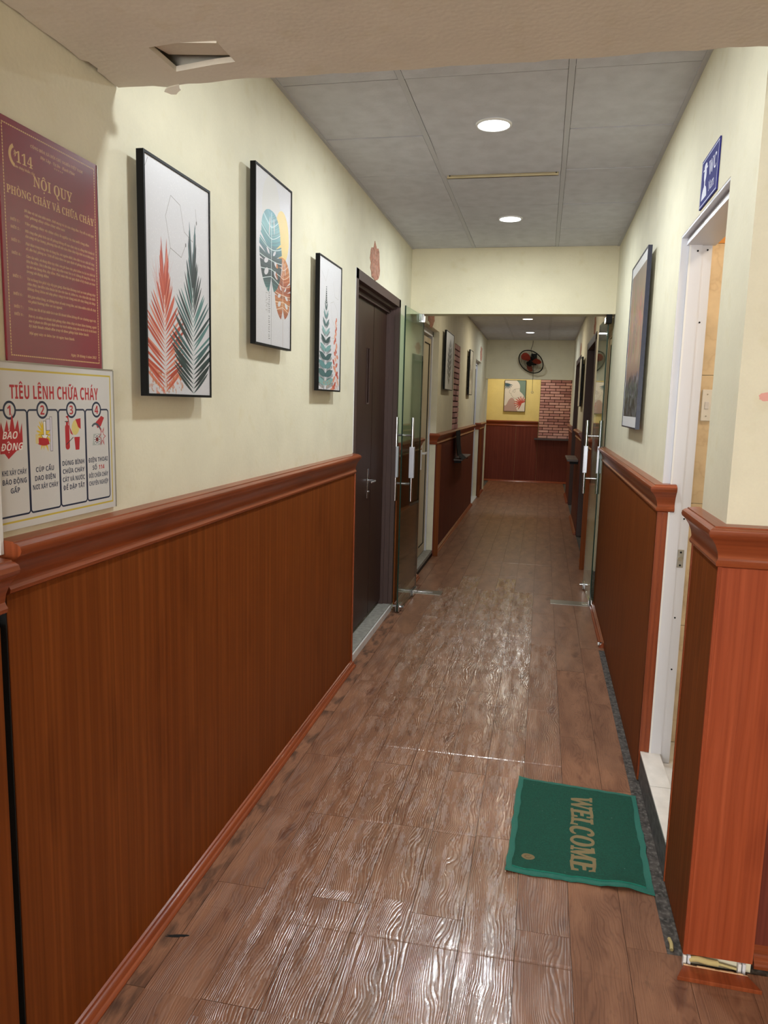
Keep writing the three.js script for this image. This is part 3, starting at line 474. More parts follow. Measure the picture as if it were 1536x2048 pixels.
// ---------------------------------------------------------------- printed artwork
// the canvas fonts lack stacked Vietnamese letters: draw the base letter, then its marks as strokes
function vtext(g, str, x, y, maxW) {
  const size = parseFloat(/(\d+)px/.exec(g.font)[1]), align = g.textAlign; g.save(); g.textAlign = 'left';
  const cells = [...str].map((c) => { const d = c.normalize('NFD'); let b = d[0], m = [...d.slice(1)]; return { b, m, w: g.measureText(b).width }; });
  const full = cells.reduce((a, c) => a + c.w, 0), k = maxW && full > maxW ? maxW / full : 1, w = full * k;
  g.translate(align === 'center' ? x - w / 2 : align === 'right' ? x - w : x, y); g.scale(k, 1); g.strokeStyle = g.fillStyle; g.lineWidth = size * (/bold/.test(g.font) ? 0.085 : 0.06); g.lineCap = 'round';
  let px = 0; const line = (...p) => { g.beginPath(); p.forEach(([a, b], i) => (i ? g.lineTo(a, b) : g.moveTo(a, b))); g.stroke(); };
  for (const { b, m, w: cw } of cells) {
    g.fillText(b, px, 0); const up = b !== b.toLowerCase(), u = size * 0.1, cx = px + cw / 2; let ty = up ? -size * 0.79 : -size * 0.62, tx = cx;
    if (m.includes('\u0302')) { line([cx - u * 1.3, ty], [cx, ty - u * 0.9], [cx + u * 1.3, ty]); tx = cx + u * 1.6; ty -= u * 0.7; }
    if (m.includes('\u0306')) { g.beginPath(); g.arc(cx, ty - u * 0.9, u, 0.2, Math.PI - 0.2); g.stroke(); ty -= u * 0.8; }
    if (m.includes('\u031b')) { const hy = up ? -size * 0.7 : -size * 0.52; g.beginPath(); g.arc(px + cw * 0.93, hy - u * 0.2, u * 0.7, -0.6, 1.6); g.stroke(); }
    if (m.includes('\u0301')) line([tx - u * 0.4, ty], [tx + u * 0.7, ty - u]);
    if (m.includes('\u0300')) line([tx + u * 0.4, ty], [tx - u * 0.7, ty - u]);
    if (m.includes('\u0303')) line([tx - u * 1.2, ty], [tx - u * 0.5, ty - u * 0.6], [tx + u * 0.4, ty], [tx + u * 1.2, ty - u * 0.6]);
    if (m.includes('\u0309')) { g.beginPath(); g.arc(tx, ty - u * 0.7, u * 0.55, -2.6, 1.2); g.stroke(); }
    if (m.includes('\u0323')) { g.beginPath(); g.arc(cx, size * 0.16, u * 0.6, 0, 7); g.fill(); }
    px += cw;
  }
  g.restore();
}
function paper(g, w, h, c = '#dfdddd') { g.fillStyle = c; g.fillRect(0, 0, w, h); for (let i = 0; i < 5000; i++) { const k = 190 + rnd() * 45 | 0; g.fillStyle = `rgba(${k},${k},${k + 3},0.35)`; g.fillRect(rnd() * w, rnd() * h, 2 + rnd() * 5, 2 + rnd() * 3); } }
function blade(g, x0, y0, x1, y1, wd, fill) { // a lens-shaped leaflet from root to tip
  const dx = x1 - x0, dy = y1 - y0, l = Math.hypot(dx, dy), nx = -dy / l * wd, ny = dx / l * wd;
  g.fillStyle = fill; g.beginPath(); g.moveTo(x0, y0); g.bezierCurveTo(x0 + dx * 0.3 + nx, y0 + dy * 0.3 + ny, x0 + dx * 0.8 + nx * 0.9, y0 + dy * 0.8 + ny * 0.9, x1, y1); g.bezierCurveTo(x0 + dx * 0.8 - nx * 0.4, y0 + dy * 0.8 - ny * 0.4, x0 + dx * 0.35 - nx * 0.6, y0 + dy * 0.35 - ny * 0.6, x0, y0); g.fill();
}
function palm(g, cx, base, top, wid, cols, stem, wd) {
  const n = 24;
  for (let i = n; i >= 0; i--) { const t = i / n, y = base + (top - base) * (t * 0.8), spread = wid * (0.62 + 0.5 * Math.sin(Math.PI * Math.min(1, t * 1.15 + 0.12))) * (1 - 0.55 * t * t), rise = (base - top) * (0.13 + 0.15 * t + 0.05 * rnd());
    for (const s of [-1, 1]) { const L = spread * rr(0.85, 1.1); blade(g, cx, y, cx + s * L * (1 - 0.55 * t * t), y - rise - (t > 0.85 ? (base - top) * 0.07 : 0), wd * rr(0.8, 1.25) * s, cols[Math.floor(rnd() * cols.length)]); } }
  blade(g, cx, base + (top - base) * 0.72, cx + 3, top, wd, cols[0]); blade(g, cx, base + (top - base) * 0.72, cx - wid * 0.2, top + (base - top) * 0.05, wd * 0.8, cols[1]); blade(g, cx, base + (top - base) * 0.72, cx + wid * 0.2, top + (base - top) * 0.06, wd * 0.8, cols[2 % cols.length]);
  g.strokeStyle = stem; g.lineWidth = 5; g.beginPath(); g.moveTo(cx, base + 20); g.lineTo(cx, base + (top - base) * 0.75); g.stroke();
}
function poly(g, pts, col, w = 2.4) { g.strokeStyle = col; g.lineWidth = w; g.beginPath(); pts.forEach(([x, y], i) => (i ? g.lineTo(x, y) : g.moveTo(x, y))); g.stroke(); }
const artPalm = canvasTex(640, 960, (g, w, h) => {
  paper(g, w, h, '#cccace');
  const lc = '#77706c'; poly(g, [[228, 330], [186, 205], [238, 110], [330, 130], [368, 235], [455, 262], [500, 170], [490, 110]], lc); poly(g, [[228, 330], [335, 352], [382, 290]], lc); poly(g, [[228, 330], [185, 420]], lc); poly(g, [[4, 60], [36, 10]], lc);
  g.fillStyle = '#55504c'; for (const [x, y] of [[382, 290], [500, 170], [180, 430]]) { g.beginPath(); g.ellipse(x, y, 5, 9, 0, 0, 7); g.fill(); }
  for (let i = 0; i < 60; i++) blade(g, 150 + rr(-60, 60), 560, 150 + rr(-110, 110), rr(370, 500), 2, 'rgba(196,120,110,0.5)');
  palm(g, 165, 950, 400, 210, ['#b4472f', '#c25a44', '#a83d28', '#cf7d66'], '#e3bfae', 12.5);
  for (let i = 0; i < 80; i++) { g.fillStyle = `rgba(${150 + rnd() * 60 | 0},${70 + rnd() * 40 | 0},40,0.4)`; g.beginPath(); g.ellipse(rr(0, 330), rr(860, 960), rr(3, 18), rr(2, 9), rnd() * 3, 0, 7); g.fill(); }
  palm(g, 452, 952, 305, 230, ['#17272a', '#22393b', '#0f1d20', '#34585a', '#4f7a78', '#1b2f30'], '#b9c8c4', 14);
});
function monstera(g, cx, top, bot, rx, cols, vein) { // drawn apart so that its cuts and holes are open
  const W = 640, H = 960, cv = document.createElement('canvas'); cv.width = W; cv.height = H; const q = cv.getContext('2d'), h = bot - top, Y = (t) => top + h * t, X = (a) => cx + a * rx;
  const grad = q.createLinearGradient(0, top, 0, bot); cols.forEach((c, i) => grad.addColorStop(i / (cols.length - 1), c)); q.fillStyle = grad;
  q.beginPath(); q.moveTo(X(0.05), Y(0)); q.bezierCurveTo(X(-0.5), Y(-0.02), X(-0.95), Y(0.1), X(-0.9), Y(0.3)); q.bezierCurveTo(X(-1.15), Y(0.4), X(-1.1), Y(0.55), X(-1.0), Y(0.68)); q.bezierCurveTo(X(-0.9), Y(0.86), X(-0.5), Y(0.98), X(-0.22), Y(1)); q.quadraticCurveTo(X(-0.06), Y(0.9), X(0), Y(0.8)); q.quadraticCurveTo(X(0.06), Y(0.9), X(0.26), Y(0.98)); q.bezierCurveTo(X(0.6), Y(0.94), X(0.85), Y(0.84), X(0.95), Y(0.7)); q.bezierCurveTo(X(1.08), Y(0.56), X(1.06), Y(0.42), X(0.88), Y(0.32)); q.bezierCurveTo(X(0.86), Y(0.12), X(0.5), Y(0), X(0.05), Y(0)); q.fill();
  q.globalCompositeOperation = 'source-atop';
  for (let i = 0; i < 320; i++) { q.strokeStyle = i % 2 ? 'rgba(255,255,255,0.07)' : 'rgba(0,0,0,0.09)'; q.lineWidth = rr(1, 6); const t = rr(0.05, 0.95), sd = rnd() < 0.5 ? -1 : 1; q.beginPath(); q.moveTo(X(0), Y(t)); q.quadraticCurveTo(X(sd * 0.55), Y(t - 0.03 + 0.1 * (t - 0.4)), X(sd * 1.15), Y(t - 0.14 + 0.4 * (t - 0.35))); q.stroke(); }
  q.strokeStyle = vein; q.lineWidth = 4; for (const t of [0.2, 0.34, 0.47, 0.6, 0.71, 0.8]) for (const sd of [-1, 1]) { q.beginPath(); q.moveTo(X(0), Y(t)); q.quadraticCurveTo(X(sd * 0.45), Y(t - 0.01 + 0.1 * (t - 0.4)), X(sd * 1.05), Y(t - 0.14 + 0.5 * (t - 0.35))); q.stroke(); }
  q.lineWidth = 6; q.beginPath(); q.moveTo(X(0.02), Y(0.02)); q.lineTo(X(0), Y(1)); q.stroke();
  q.globalCompositeOperation = 'destination-out';
  const cut = (pts) => { q.beginPath(); pts.forEach(([a, t], k) => (k ? q.lineTo(X(a), Y(t)) : q.moveTo(X(a), Y(t)))); q.closePath(); q.fill(); }, oval = (a, t, w2, h2, o) => { q.beginPath(); q.ellipse(X(a), Y(t), w2 * rx, h2 * rx, o, 0, 7); q.fill(); };
  for (const sd of [-1, 1]) { cut([[sd * 1.3, 0.26], [sd * 0.42, 0.44], [sd * 1.3, 0.33]]); cut([[sd * 1.3, 0.44], [sd * 0.5, 0.545], [sd * 1.3, 0.49]]); cut([[sd * 1.3, 0.6], [sd * 0.66, 0.64], [sd * 1.3, 0.64]]); oval(sd * 0.47, 0.63, 0.19, 0.075, sd * 0.25); oval(sd * 0.45, 0.76, 0.2, 0.1, sd * 0.35); oval(sd * 0.3, 0.5, 0.15, 0.055, sd * -0.5); }
  oval(-0.16, 0.2, 0.04, 0.3, 0.15); oval(0.26, 0.17, 0.04, 0.24, -0.15);
  g.drawImage(cv, 0, 0);
}
const artMonstera = canvasTex(640, 960, (g, w, h) => {
  paper(g, w, h, '#cfcdd0'); g.fillStyle = '#cfccc8'; g.beginPath(); g.ellipse(270, 190, 160, 190, 0, 0, 7); g.fill(); g.fillStyle = '#e2c877'; g.beginPath(); g.ellipse(470, 300, 130, 150, 0, 0, 7); g.fill(); g.fillRect(400, 300, 200, 40);
  g.strokeStyle = '#5d5a58'; g.lineWidth = 4; g.beginPath(); g.moveTo(272, 600); g.lineTo(272, 960); g.stroke(); g.strokeStyle = '#a8938a'; g.beginPath(); g.moveTo(492, 760); g.lineTo(492, 960); g.stroke();
  monstera(g, 490, 420, 790, 150, ['#d0843c', '#c8743a', '#9c4326', '#c9824a', '#8e3a22'], '#e9d2bd');
  monstera(g, 270, 190, 655, 190, ['#5f97a6', '#7fb9bd', '#4e8a92', '#27393f', '#1f3338', '#3f7a78'], '#dbe9e6');
  g.save(); g.translate(222, 640); g.rotate(Math.PI / 2); g.fillStyle = '#6b6a6c'; g.font = '40px serif'; g.fillText('simple natural', 10, -2); g.fillStyle = '#a9a6a3'; g.font = '44px serif'; g.fillText('PLANT', -10, 46); g.restore();
});
function fern(g, cx, base, top, wid, cols, edge) {
  for (let i = 0; i < 10; i++) { const t = i / 10, y = base + (top - base) * t, wv = wid * Math.pow(1 - t, 0.8);
    for (const s of [-1, 1]) { const x1 = cx + s * wv, y1 = y - 30 * (0.3 + t) - 20; g.fillStyle = cols[i % cols.length]; g.beginPath(); g.moveTo(cx, y); g.quadraticCurveTo(cx + s * wv * 0.3, y - 46 * (1 - t * 0.6), x1, y1); g.quadraticCurveTo(cx + s * wv * 0.8, y + 34 * (1 - t), cx, y + 26 * (1 - t * 0.7)); g.fill();
      g.strokeStyle = edge; g.lineWidth = 12 * (1 - t * 0.6); for (let k = 0; k < 9; k++) { const q = 0.15 + k / 10, px = cx + s * wv * q, py = y + 26 * (1 - t) * (1 - q) - 34 * q * q * (0.4 + t) + 8; g.beginPath(); g.moveTo(px, py); g.lineTo(px + s * 4, py + 26 * (1 - t * 0.8)); g.stroke(); } } }
  g.strokeStyle = edge; g.lineWidth = 5; g.beginPath(); g.moveTo(cx, base); g.lineTo(cx, top - 60); g.stroke();
  for (let i = 0; i < 8; i++) { g.fillStyle = edge; for (const s of [-1, 1]) { g.beginPath(); g.ellipse(cx + s * (12 - i), top - i * 16 + 20, 14 - i * 1.4, 6, s * -0.6, 0, 7); g.fill(); } }
}
const artFern = canvasTex(640, 960, (g, w, h) => {
  paper(g, w, h, '#d6d4d8'); const lc = '#b5b0ac'; poly(g, [[60, 100], [180, 160], [250, 60]], lc, 3); poly(g, [[400, 130], [450, 240], [560, 250], [600, 140]], lc, 3); poly(g, [[330, 300], [420, 280], [520, 330], [560, 440], [470, 470], [370, 420], [330, 300]], lc, 3); poly(g, [[470, 470], [440, 560], [340, 560]], lc, 3);
  for (let i = 0; i < 26; i++) { g.fillStyle = ['#d98d72', '#c96a55', '#b8483c', '#e3a98f'][i % 4]; g.beginPath(); const y = 960 - i * 22; g.ellipse(500 + rr(-1, 1) * (110 - i * 3.8), y, 46 - i * 1.2, 16, rr(-0.6, 0.6), 0, 7); g.fill(); }
  g.strokeStyle = '#d8937c'; g.lineWidth = 6; g.beginPath(); g.moveTo(500, 960); g.lineTo(505, 430); g.stroke();
  fern(g, 200, 900, 290, 235, ['#7fa7a6', '#43686a', '#5d8b8d', '#35585a', '#6f9c9b', '#2c4a4c'], '#14282a');
  for (let i = 0; i < 60; i++) { g.fillStyle = `rgba(200,${110 + rnd() * 60 | 0},90,0.5)`; g.beginPath(); g.ellipse(rr(60, 600), rr(890, 960), rr(4, 16), rr(2, 8), rnd() * 3, 0, 7); g.fill(); }
});
const artDusk = canvasTex(512, 704, (g, w, h) => {
  g.fillStyle = '#e2e1e4'; g.fillRect(0, 0, w, h); g.save(); g.beginPath(); g.rect(16, 44, w - 32, h - 88); g.clip();
  const gr = g.createLinearGradient(0, 40, 0, h - 40); [[0, '#7d6a60'], [0.35, '#a58a66'], [0.6, '#b39a86'], [0.72, '#8d6f66'], [0.8, '#46524c'], [1, '#23222c']].forEach(([t, c]) => gr.addColorStop(t, c)); g.fillStyle = gr; g.fillRect(0, 0, w, h);
  for (let i = 0; i < 90; i++) { g.strokeStyle = `rgba(${100 + rnd() * 100 | 0},${80 + rnd() * 70 | 0},${70 + rnd() * 60 | 0},0.35)`; g.lineWidth = rr(4, 26); const x = rr(-40, w); g.beginPath(); g.moveTo(x, rr(30, 400)); g.bezierCurveTo(x + rr(-60, 60), rr(100, 400), x + rr(-80, 80), rr(100, 460), x + rr(-160, 160), rr(100, 500)); g.stroke(); }
  for (let i = 0; i < 260; i++) { g.fillStyle = ['rgba(30,32,36,0.7)', 'rgba(90,104,98,0.5)', 'rgba(70,62,86,0.5)', 'rgba(150,150,160,0.35)'][i % 4]; g.beginPath(); g.ellipse(rr(0, w), rr(490, 680), rr(5, 30), rr(4, 18), rnd() * 3, 0, 7); g.fill(); } g.restore();
});
const artLeafBW = canvasTex(384, 576, (g, w, h) => { paper(g, w, h, '#cfcfcf'); const gr = g.createLinearGradient(0, 60, 0, 520); gr.addColorStop(0, '#8c8f90'); gr.addColorStop(0.4, '#4b4e50'); gr.addColorStop(1, '#6c6a60'); g.fillStyle = gr; g.beginPath(); g.moveTo(215, 50); g.bezierCurveTo(330, 170, 290, 420, 190, 530); g.bezierCurveTo(60, 430, 70, 190, 215, 50); g.fill(); g.strokeStyle = '#d5d5d5'; g.lineWidth = 9; for (let i = 0; i < 6; i++) for (const s of [-1, 1]) { g.beginPath(); g.moveTo(200, 160 + i * 62); g.quadraticCurveTo(200 + s * 50, 130 + i * 62, 200 + s * 110, 110 + i * 60); g.stroke(); } g.lineWidth = 5; g.beginPath(); g.moveTo(215, 50); g.lineTo(190, 576); g.stroke(); });
const artPale = canvasTex(256, 384, (g, w, h) => { paper(g, w, h, '#c9c4b6'); for (let i = 0; i < 18; i++) { g.fillStyle = ['rgba(140,130,110,0.4)', 'rgba(170,160,140,0.5)', 'rgba(90,86,74,0.4)'][i % 3]; g.beginPath(); g.ellipse(rr(40, 216), rr(60, 340), rr(12, 40), rr(20, 60), rnd() * 3, 0, 7); g.fill(); } });
const artAbstract = canvasTex(448, 640, (g, w, h) => {
  g.fillStyle = '#d8cfc4'; g.fillRect(0, 0, w, h); g.fillStyle = '#6f8578'; g.beginPath(); g.moveTo(250, 0); g.bezierCurveTo(380, 110, 300, 170, 330, 230); g.bezierCurveTo(420, 290, 440, 360, 448, 430); g.lineTo(448, 0); g.fill();
  g.fillStyle = '#b08f86'; g.beginPath(); g.moveTo(0, 640); g.lineTo(0, 520); g.bezierCurveTo(70, 560, 60, 380, 160, 360); g.bezierCurveTo(260, 380, 230, 560, 300, 640); g.fill();
  for (let i = 0; i < 9; i++) { const a = 0.35 + i * 0.33; blade(g, 60, 60, 60 + Math.cos(a) * 120, 60 + Math.sin(a) * 130, 16, '#33505e'); } for (let i = 0; i < 11; i++) { const a = 2.0 + i * 0.36; blade(g, 380, 470, 380 + Math.cos(a) * 180, 470 + Math.sin(a) * 150, 20, i % 2 ? '#c0412a' : '#a83320'); }
  g.strokeStyle = '#4a4440'; g.lineWidth = 4; g.beginPath(); g.moveTo(120, 190); g.bezierCurveTo(90, 240, 100, 270, 140, 270); g.bezierCurveTo(150, 300, 140, 310, 170, 330); g.bezierCurveTo(210, 400, 250, 370, 370, 330); g.moveTo(160, 250); g.bezierCurveTo(190, 150, 260, 180, 220, 240); g.bezierCurveTo(190, 270, 180, 230, 220, 180); g.lineTo(320, 165); g.stroke();
});
const printMat = (t, rough = 0.5, extra = {}) => std({ map: t, roughness: rough, ...extra });
// thin printed board in its own frame: local x to the right, y up, z out of the wall; print on the +z face only
function faceUV(g, w, h) { g = g.toNonIndexed(); const p = g.attributes.position, n = g.attributes.normal, uv = g.attributes.uv; for (let i = 0; i < p.count; i++) { if (n.getZ(i) > 0.5) uv.setXY(i, p.getX(i) / w + 0.5, p.getY(i) / h + 0.5); else uv.setXY(i, 0.01, 0.01); } return g; }
const board = (w, h, t, z) => { const g = faceUV(new THREE.BoxGeometry(w, h, t), w, h); g.translate(0, 0, z); return g; };
function picture(name, label, w, h, art, pos, turn, frameMat, gapBack = 0.022, depth = 0.02) {
  const p = thing(name, label, 'picture', pos, 'framed prints on the walls'); p.rotation.y = turn; const b = 0.007;
  part('print', board(w - b * 2 + 0.002, h - b * 2 + 0.002, depth - 0.004, gapBack + depth / 2 - 0.001), printMat(art, 0.42), p);
  for (const s of [-1, 1]) { part('frame_rail', box(s * (w / 2), s * (w / 2 - b), -h / 2, h / 2, gapBack, gapBack + depth), frameMat, p); part('frame_rail', box(-w / 2 + b, w / 2 - b, s * (h / 2), s * (h / 2 - b), gapBack, gapBack + depth), frameMat, p); }
  part('hanger', [box(-0.06, 0.06, h / 2 - 0.1, h / 2 - 0.08, 0, gapBack)], frameMat, p); part('spacer', [box(-0.06, 0.06, -h / 2 + 0.08, -h / 2 + 0.1, 0, gapBack)], frameMat, p);
  return p;
}
const LW = Math.PI / 2, RW = -Math.PI / 2;
picture('canvas_print', 'black-framed print of a red and a dark green palm leaf, nearest on the left', 0.39, 0.612, artPalm, [-A, 1.869, -2.015], LW, M.black);
picture('canvas_print', 'black-framed print of teal and rust monstera leaves with a yellow disc', 0.39, 0.615, artMonstera, [-A, 2.066, -2.772], LW, M.black);
picture('canvas_print', 'black-framed print of a dark teal fern, beside the brown door', 0.385, 0.606, artFern, [-A, 1.913, -3.545], LW, M.black);
picture('canvas_print', 'dark blue framed print of a brown cloudy dusk sky on the right wall', 0.655, 0.87, artDusk, [B, 1.898, -4.205], RW, M.navy, 0.02, 0.02);
picture('canvas_print', 'black and white leaf print past the cream aluminium door', 0.68, 0.605, artLeafBW, [-A, 2.02, -8.22], LW, M.black);
picture('canvas_print', 'thin pale framed print just past the left brick panel', 0.45, 0.61, artPale, [-A, 2.01, -10.72], LW, M.black);
picture('canvas_print', 'dark framed print on the right wall between two dark doors', 0.55, 0.62, artPale, [B, 1.89, -10.2], RW, M.black);
picture('canvas_print', 'abstract face line print with a red leaf on the yellow end wall', 0.435, 0.64, artAbstract, [-0.587, 1.776, END], 0, M.black);

// ---------------------------------------------------------------- signs
const artRules = canvasTex(1024, 1460, (g, w, h) => {
  g.fillStyle = '#822636'; g.fillRect(0, 0, w, h); const gold = '#d3ab72'; g.strokeStyle = gold; g.lineWidth = 8; g.setLineDash([14, 5]); g.strokeRect(36, 40, w - 72, h - 84); g.setLineDash([]); g.fillStyle = gold;
  g.textAlign = 'center'; g.font = 'bold 26px serif'; vtext(g, 'CỘNG HÒA XÃ HỘI CHỦ NGHĨA VIỆT NAM', w / 2 + 60, 110); g.font = 'italic bold 26px serif'; vtext(g, 'Độc Lập - Tự Do - Hạnh Phúc', w / 2 + 60, 150); vtext(g, '* * * * *', w / 2 + 60, 184);
  g.textAlign = 'left'; g.font = 'bold 96px serif'; vtext(g, '114', 150, 238); g.font = 'bold 22px sans-serif'; vtext(g, 'Báo cháy khẩn cấp', 130, 272);
  g.lineWidth = 22; g.strokeStyle = gold; g.beginPath(); g.arc(160, 205, 62, Math.PI * 0.62, Math.PI * 1.35); g.stroke(); g.lineWidth = 6; for (const r of [14, 24]) { g.beginPath(); g.arc(128, 190, r, -0.9, 0.9); g.stroke(); }
  g.textAlign = 'center'; g.font = 'bold 92px serif'; vtext(g, 'NỘI QUY', w / 2, 340); g.font = 'bold 68px serif'; vtext(g, 'PHÒNG CHÁY VÀ CHỮA CHÁY', w / 2, 440, w - 110);
  g.textAlign = 'left'; let y = 520; const lead = 31; const line = (head, txts) => { g.font = 'bold 22px serif'; if (head) vtext(g, head, 78, y); g.font = 'italic bold 23px serif'; for (const t of txts) { vtext(g, t, 210, y, w - 270); y += lead; } y += 15; };
  line('', ['Để bảo vệ tài sản nhà nước, tính mạng và tài sản công dân. Nay đề ra nội quy', 'việc phòng cháy chữa cháy như sau:']);
  line('ĐIỀU 1 :', ['Việc phòng cháy và chữa cháy là nghĩa vụ của mỗi công dân.']);
  line('ĐIỀU 2 :', ['Mỗi công dân phải tích cực đề phòng không để nạn cháy xảy ra, đồng thời chuẩn bị', 'sẵn sàng về lực lượng, phương tiện để khi cần chữa cháy kịp thời và có hiệu quả.']);
  line('ĐIỀU 3 :', ['Phải thận trọng trong việc sử dụng lửa, các nguồn nhiệt, hóa chất và các chất dễ cháy,', 'nổ, độc hại, phóng xạ. Triệt để tuân theo các quy định về phòng cháy chữa cháy.']);
  line('ĐIỀU 4 :', ['Cấm câu mắc, sử dụng điện tùy tiện, sau giờ làm việc phải kiểm tra lại các thiết bị', 'tiêu thụ điện. Chú ý đến đèn, quạt, bếp điện trước lúc ra về. Không để hàng hóa, vật tư', 'áp sát vào bóng đèn, dây điện. Phải tuân thủ các quy định về kỹ thuật an toàn', 'trong sử dụng điện.']);
  line('ĐIỀU 5 :', ['Vật tư hàng hóa phải sắp xếp gọn gàng, đảm bảo khoảng cách an toàn phòng cháy', 'chữa cháy, tạo điều kiện thuận lợi cho việc bảo vệ, kiểm tra, cứu chữa khi cần thiết.', 'Không dùng khóa mở nắp phuy xăng và các dung môi dễ cháy bằng sắt thép.']);
  line('ĐIỀU 6 :', ['Khi giao nhận hàng, xe không được nổ máy trong kho, nơi chứa nhiều chất dễ cháy', 'và phải hướng đầu xe ra ngoài.']);
  line('ĐIỀU 7 :', ['Trên các lối đi lại nhất là ở các lối thoát hiểm không để các chướng ngại vật.']);
  line('ĐIỀU 8 :', ['Đơn vị, cá nhân có thành tích phòng cháy chữa cháy sẽ được khen thưởng, người', 'nào vi phạm các điều quy định trên tùy trách nhiệm nặng nhẹ mà bị xử lý từ thi hành', 'kỷ luật hành chính đến truy tố theo pháp luật hiện hành.']);
  line('', ['Nội quy này có hiệu lực từ ngày ban hành.']); g.textAlign = 'right'; g.font = 'italic bold 24px serif'; vtext(g, 'Ngày 28 tháng 4 năm 2022', w - 70, h - 74);
});
{ const s = thing('rules_sign', 'dark red fire rules board with gold lettering on the near left wall', 'sign', [-A, 1.857, -1.505]); s.rotation.y = LW; part('board', board(0.33, 0.468, 0.005, 0.0035), printMat(artRules, 0.22, { clearcoat: 0.5, clearcoatRoughness: 0.1 }), s); part('edge_lip', [box(-0.166, 0.166, -0.2355, -0.2335, 0, 0.0075), box(0.1645, 0.1665, -0.2335, 0.2335, 0, 0.0075)], M.brushed, s); }
const artOrder = canvasTex(1320, 1024, (g, w, h) => { // 0.44 x 0.338 m; x grows away from the camera
  const X = (z) => (-1.266 - z) / 0.446 * w, Y = (y) => (1.622 - y) / 0.338 * h, red = '#b3262f', ink = '#14233f';
  g.fillStyle = '#cfcdca'; g.fillRect(0, 0, w, h); g.strokeStyle = '#c9b24c'; g.lineWidth = 12; g.strokeRect(36, 44, w - 72, h - 92);
  g.fillStyle = red; g.textAlign = 'center'; g.font = 'bold 118px sans-serif'; g.save(); g.translate((X(-1.336) + X(-1.645)) / 2 + 8, Y(1.550)); g.scale(0.71, 1); vtext(g, 'TIÊU LỆNH CHỮA CHÁY', 0, 0); g.restore();
  const zs = [-1.288, -1.389, -1.492, -1.593, -1.690], top = Y(1.527), bot = Y(1.312);
  for (let i = 0; i < 4; i++) {
    const x0 = X(zs[i]) + 4, x1 = X(zs[i + 1]) - 4, cx = (x0 + x1) / 2; g.strokeStyle = ink; g.lineWidth = 11; g.beginPath(); g.roundRect(x0, top, x1 - x0, bot - top, 22); g.stroke();
    g.fillStyle = '#cfcdca'; g.beginPath(); g.arc(cx - 6, top, 50, 0, 7); g.fill(); g.lineWidth = 14; g.stroke(); g.fillStyle = red; g.font = 'bold 82px sans-serif'; vtext(g, String(i + 1), cx - 6, top + 30);
    g.fillStyle = ink; g.font = 'bold 44px sans-serif'; const lines = [['KHI XẢY CHÁY', 'BÁO ĐỘNG', 'GẤP'], ['CÚP CẦU', 'DAO ĐIỆN', 'NƠI XẢY CHÁY'], ['DÙNG BÌNH', 'CHỮA CHÁY', 'CÁT VÀ NƯỚC', 'ĐỂ DẬP TẮT'], ['ĐIỆN THOẠI', 'SỐ 114', 'ĐỘI CHỮA CHÁY', 'CHUYÊN NGHIỆP']][i];
    lines.forEach((t, k) => { const yy = Y(1.40) + (i > 1 ? -8 : 12) + k * 56; if (t === 'SỐ 114') { g.fillStyle = ink; vtext(g, 'SỐ', cx - 46, yy, 80); g.fillStyle = red; vtext(g, '114', cx + 38, yy, 90); g.fillStyle = ink; } else vtext(g, t, cx + (i ? 0 : 14), yy, x1 - x0 - (i ? 40 : 70)); });
    const my = 0; g.save(); g.translate(cx * 0.28, Y(1.474)); g.scale(0.72, 0.68);
    if (i === 0) { g.fillStyle = red; g.beginPath(); g.moveTo(x0 + 6, my + 130); const f = [[0.02, -40], [0.1, -130], [0.2, -30], [0.34, -150], [0.42, -40], [0.56, -210], [0.66, -60], [0.8, -150], [0.86, -20], [0.97, -120], [0.98, 60], [0.9, 120], [0.7, 130], [0.55, 160], [0.35, 200], [0.2, 150], [0.02, 150]]; f.forEach(([a, b]) => g.lineTo(x0 + (x1 - x0) * a, my + b)); g.fill(); g.fillStyle = '#efe9e4'; g.font = 'italic bold 92px sans-serif'; vtext(g, 'BÁO', cx - 20, my + 20, 190); vtext(g, 'ĐỘNG', cx, my + 125, 270); }
    if (i === 1) { for (let k = 0; k < 22; k++) { const a = k / 22 * 6.283; blade(g, cx + 10, my, cx + 10 + Math.cos(a) * rr(80, 120), my + Math.sin(a) * rr(120, 190), 18, '#e0bd2c'); } g.fillStyle = '#f0ece8'; g.strokeStyle = '#444'; g.lineWidth = 4; g.beginPath(); g.moveTo(cx, my - 130); g.lineTo(cx + 30, my - 130); g.lineTo(cx + 30, my); g.lineTo(cx + 60, my); g.lineTo(cx + 14, my + 60); g.lineTo(cx - 34, my); g.lineTo(cx, my); g.closePath(); g.fill(); g.stroke(); g.fillStyle = '#d4d0dc'; g.fillRect(cx + 88, my - 170, 30, 330); g.strokeRect(cx + 88, my - 170, 30, 330); g.fillRect(cx + 36, my - 150, 56, 110); g.strokeRect(cx + 36, my - 150, 56, 110); g.fillStyle = red; g.beginPath(); g.moveTo(cx - 90, my + 30); g.quadraticCurveTo(cx - 20, my + 20, cx + 60, my + 40); g.lineTo(cx + 74, my + 90); g.quadraticCurveTo(cx - 10, my + 120, cx - 90, my + 80); g.fill(); g.fillStyle = '#d9c98f'; g.fillRect(cx - 112, my - 10, 40, 90); }
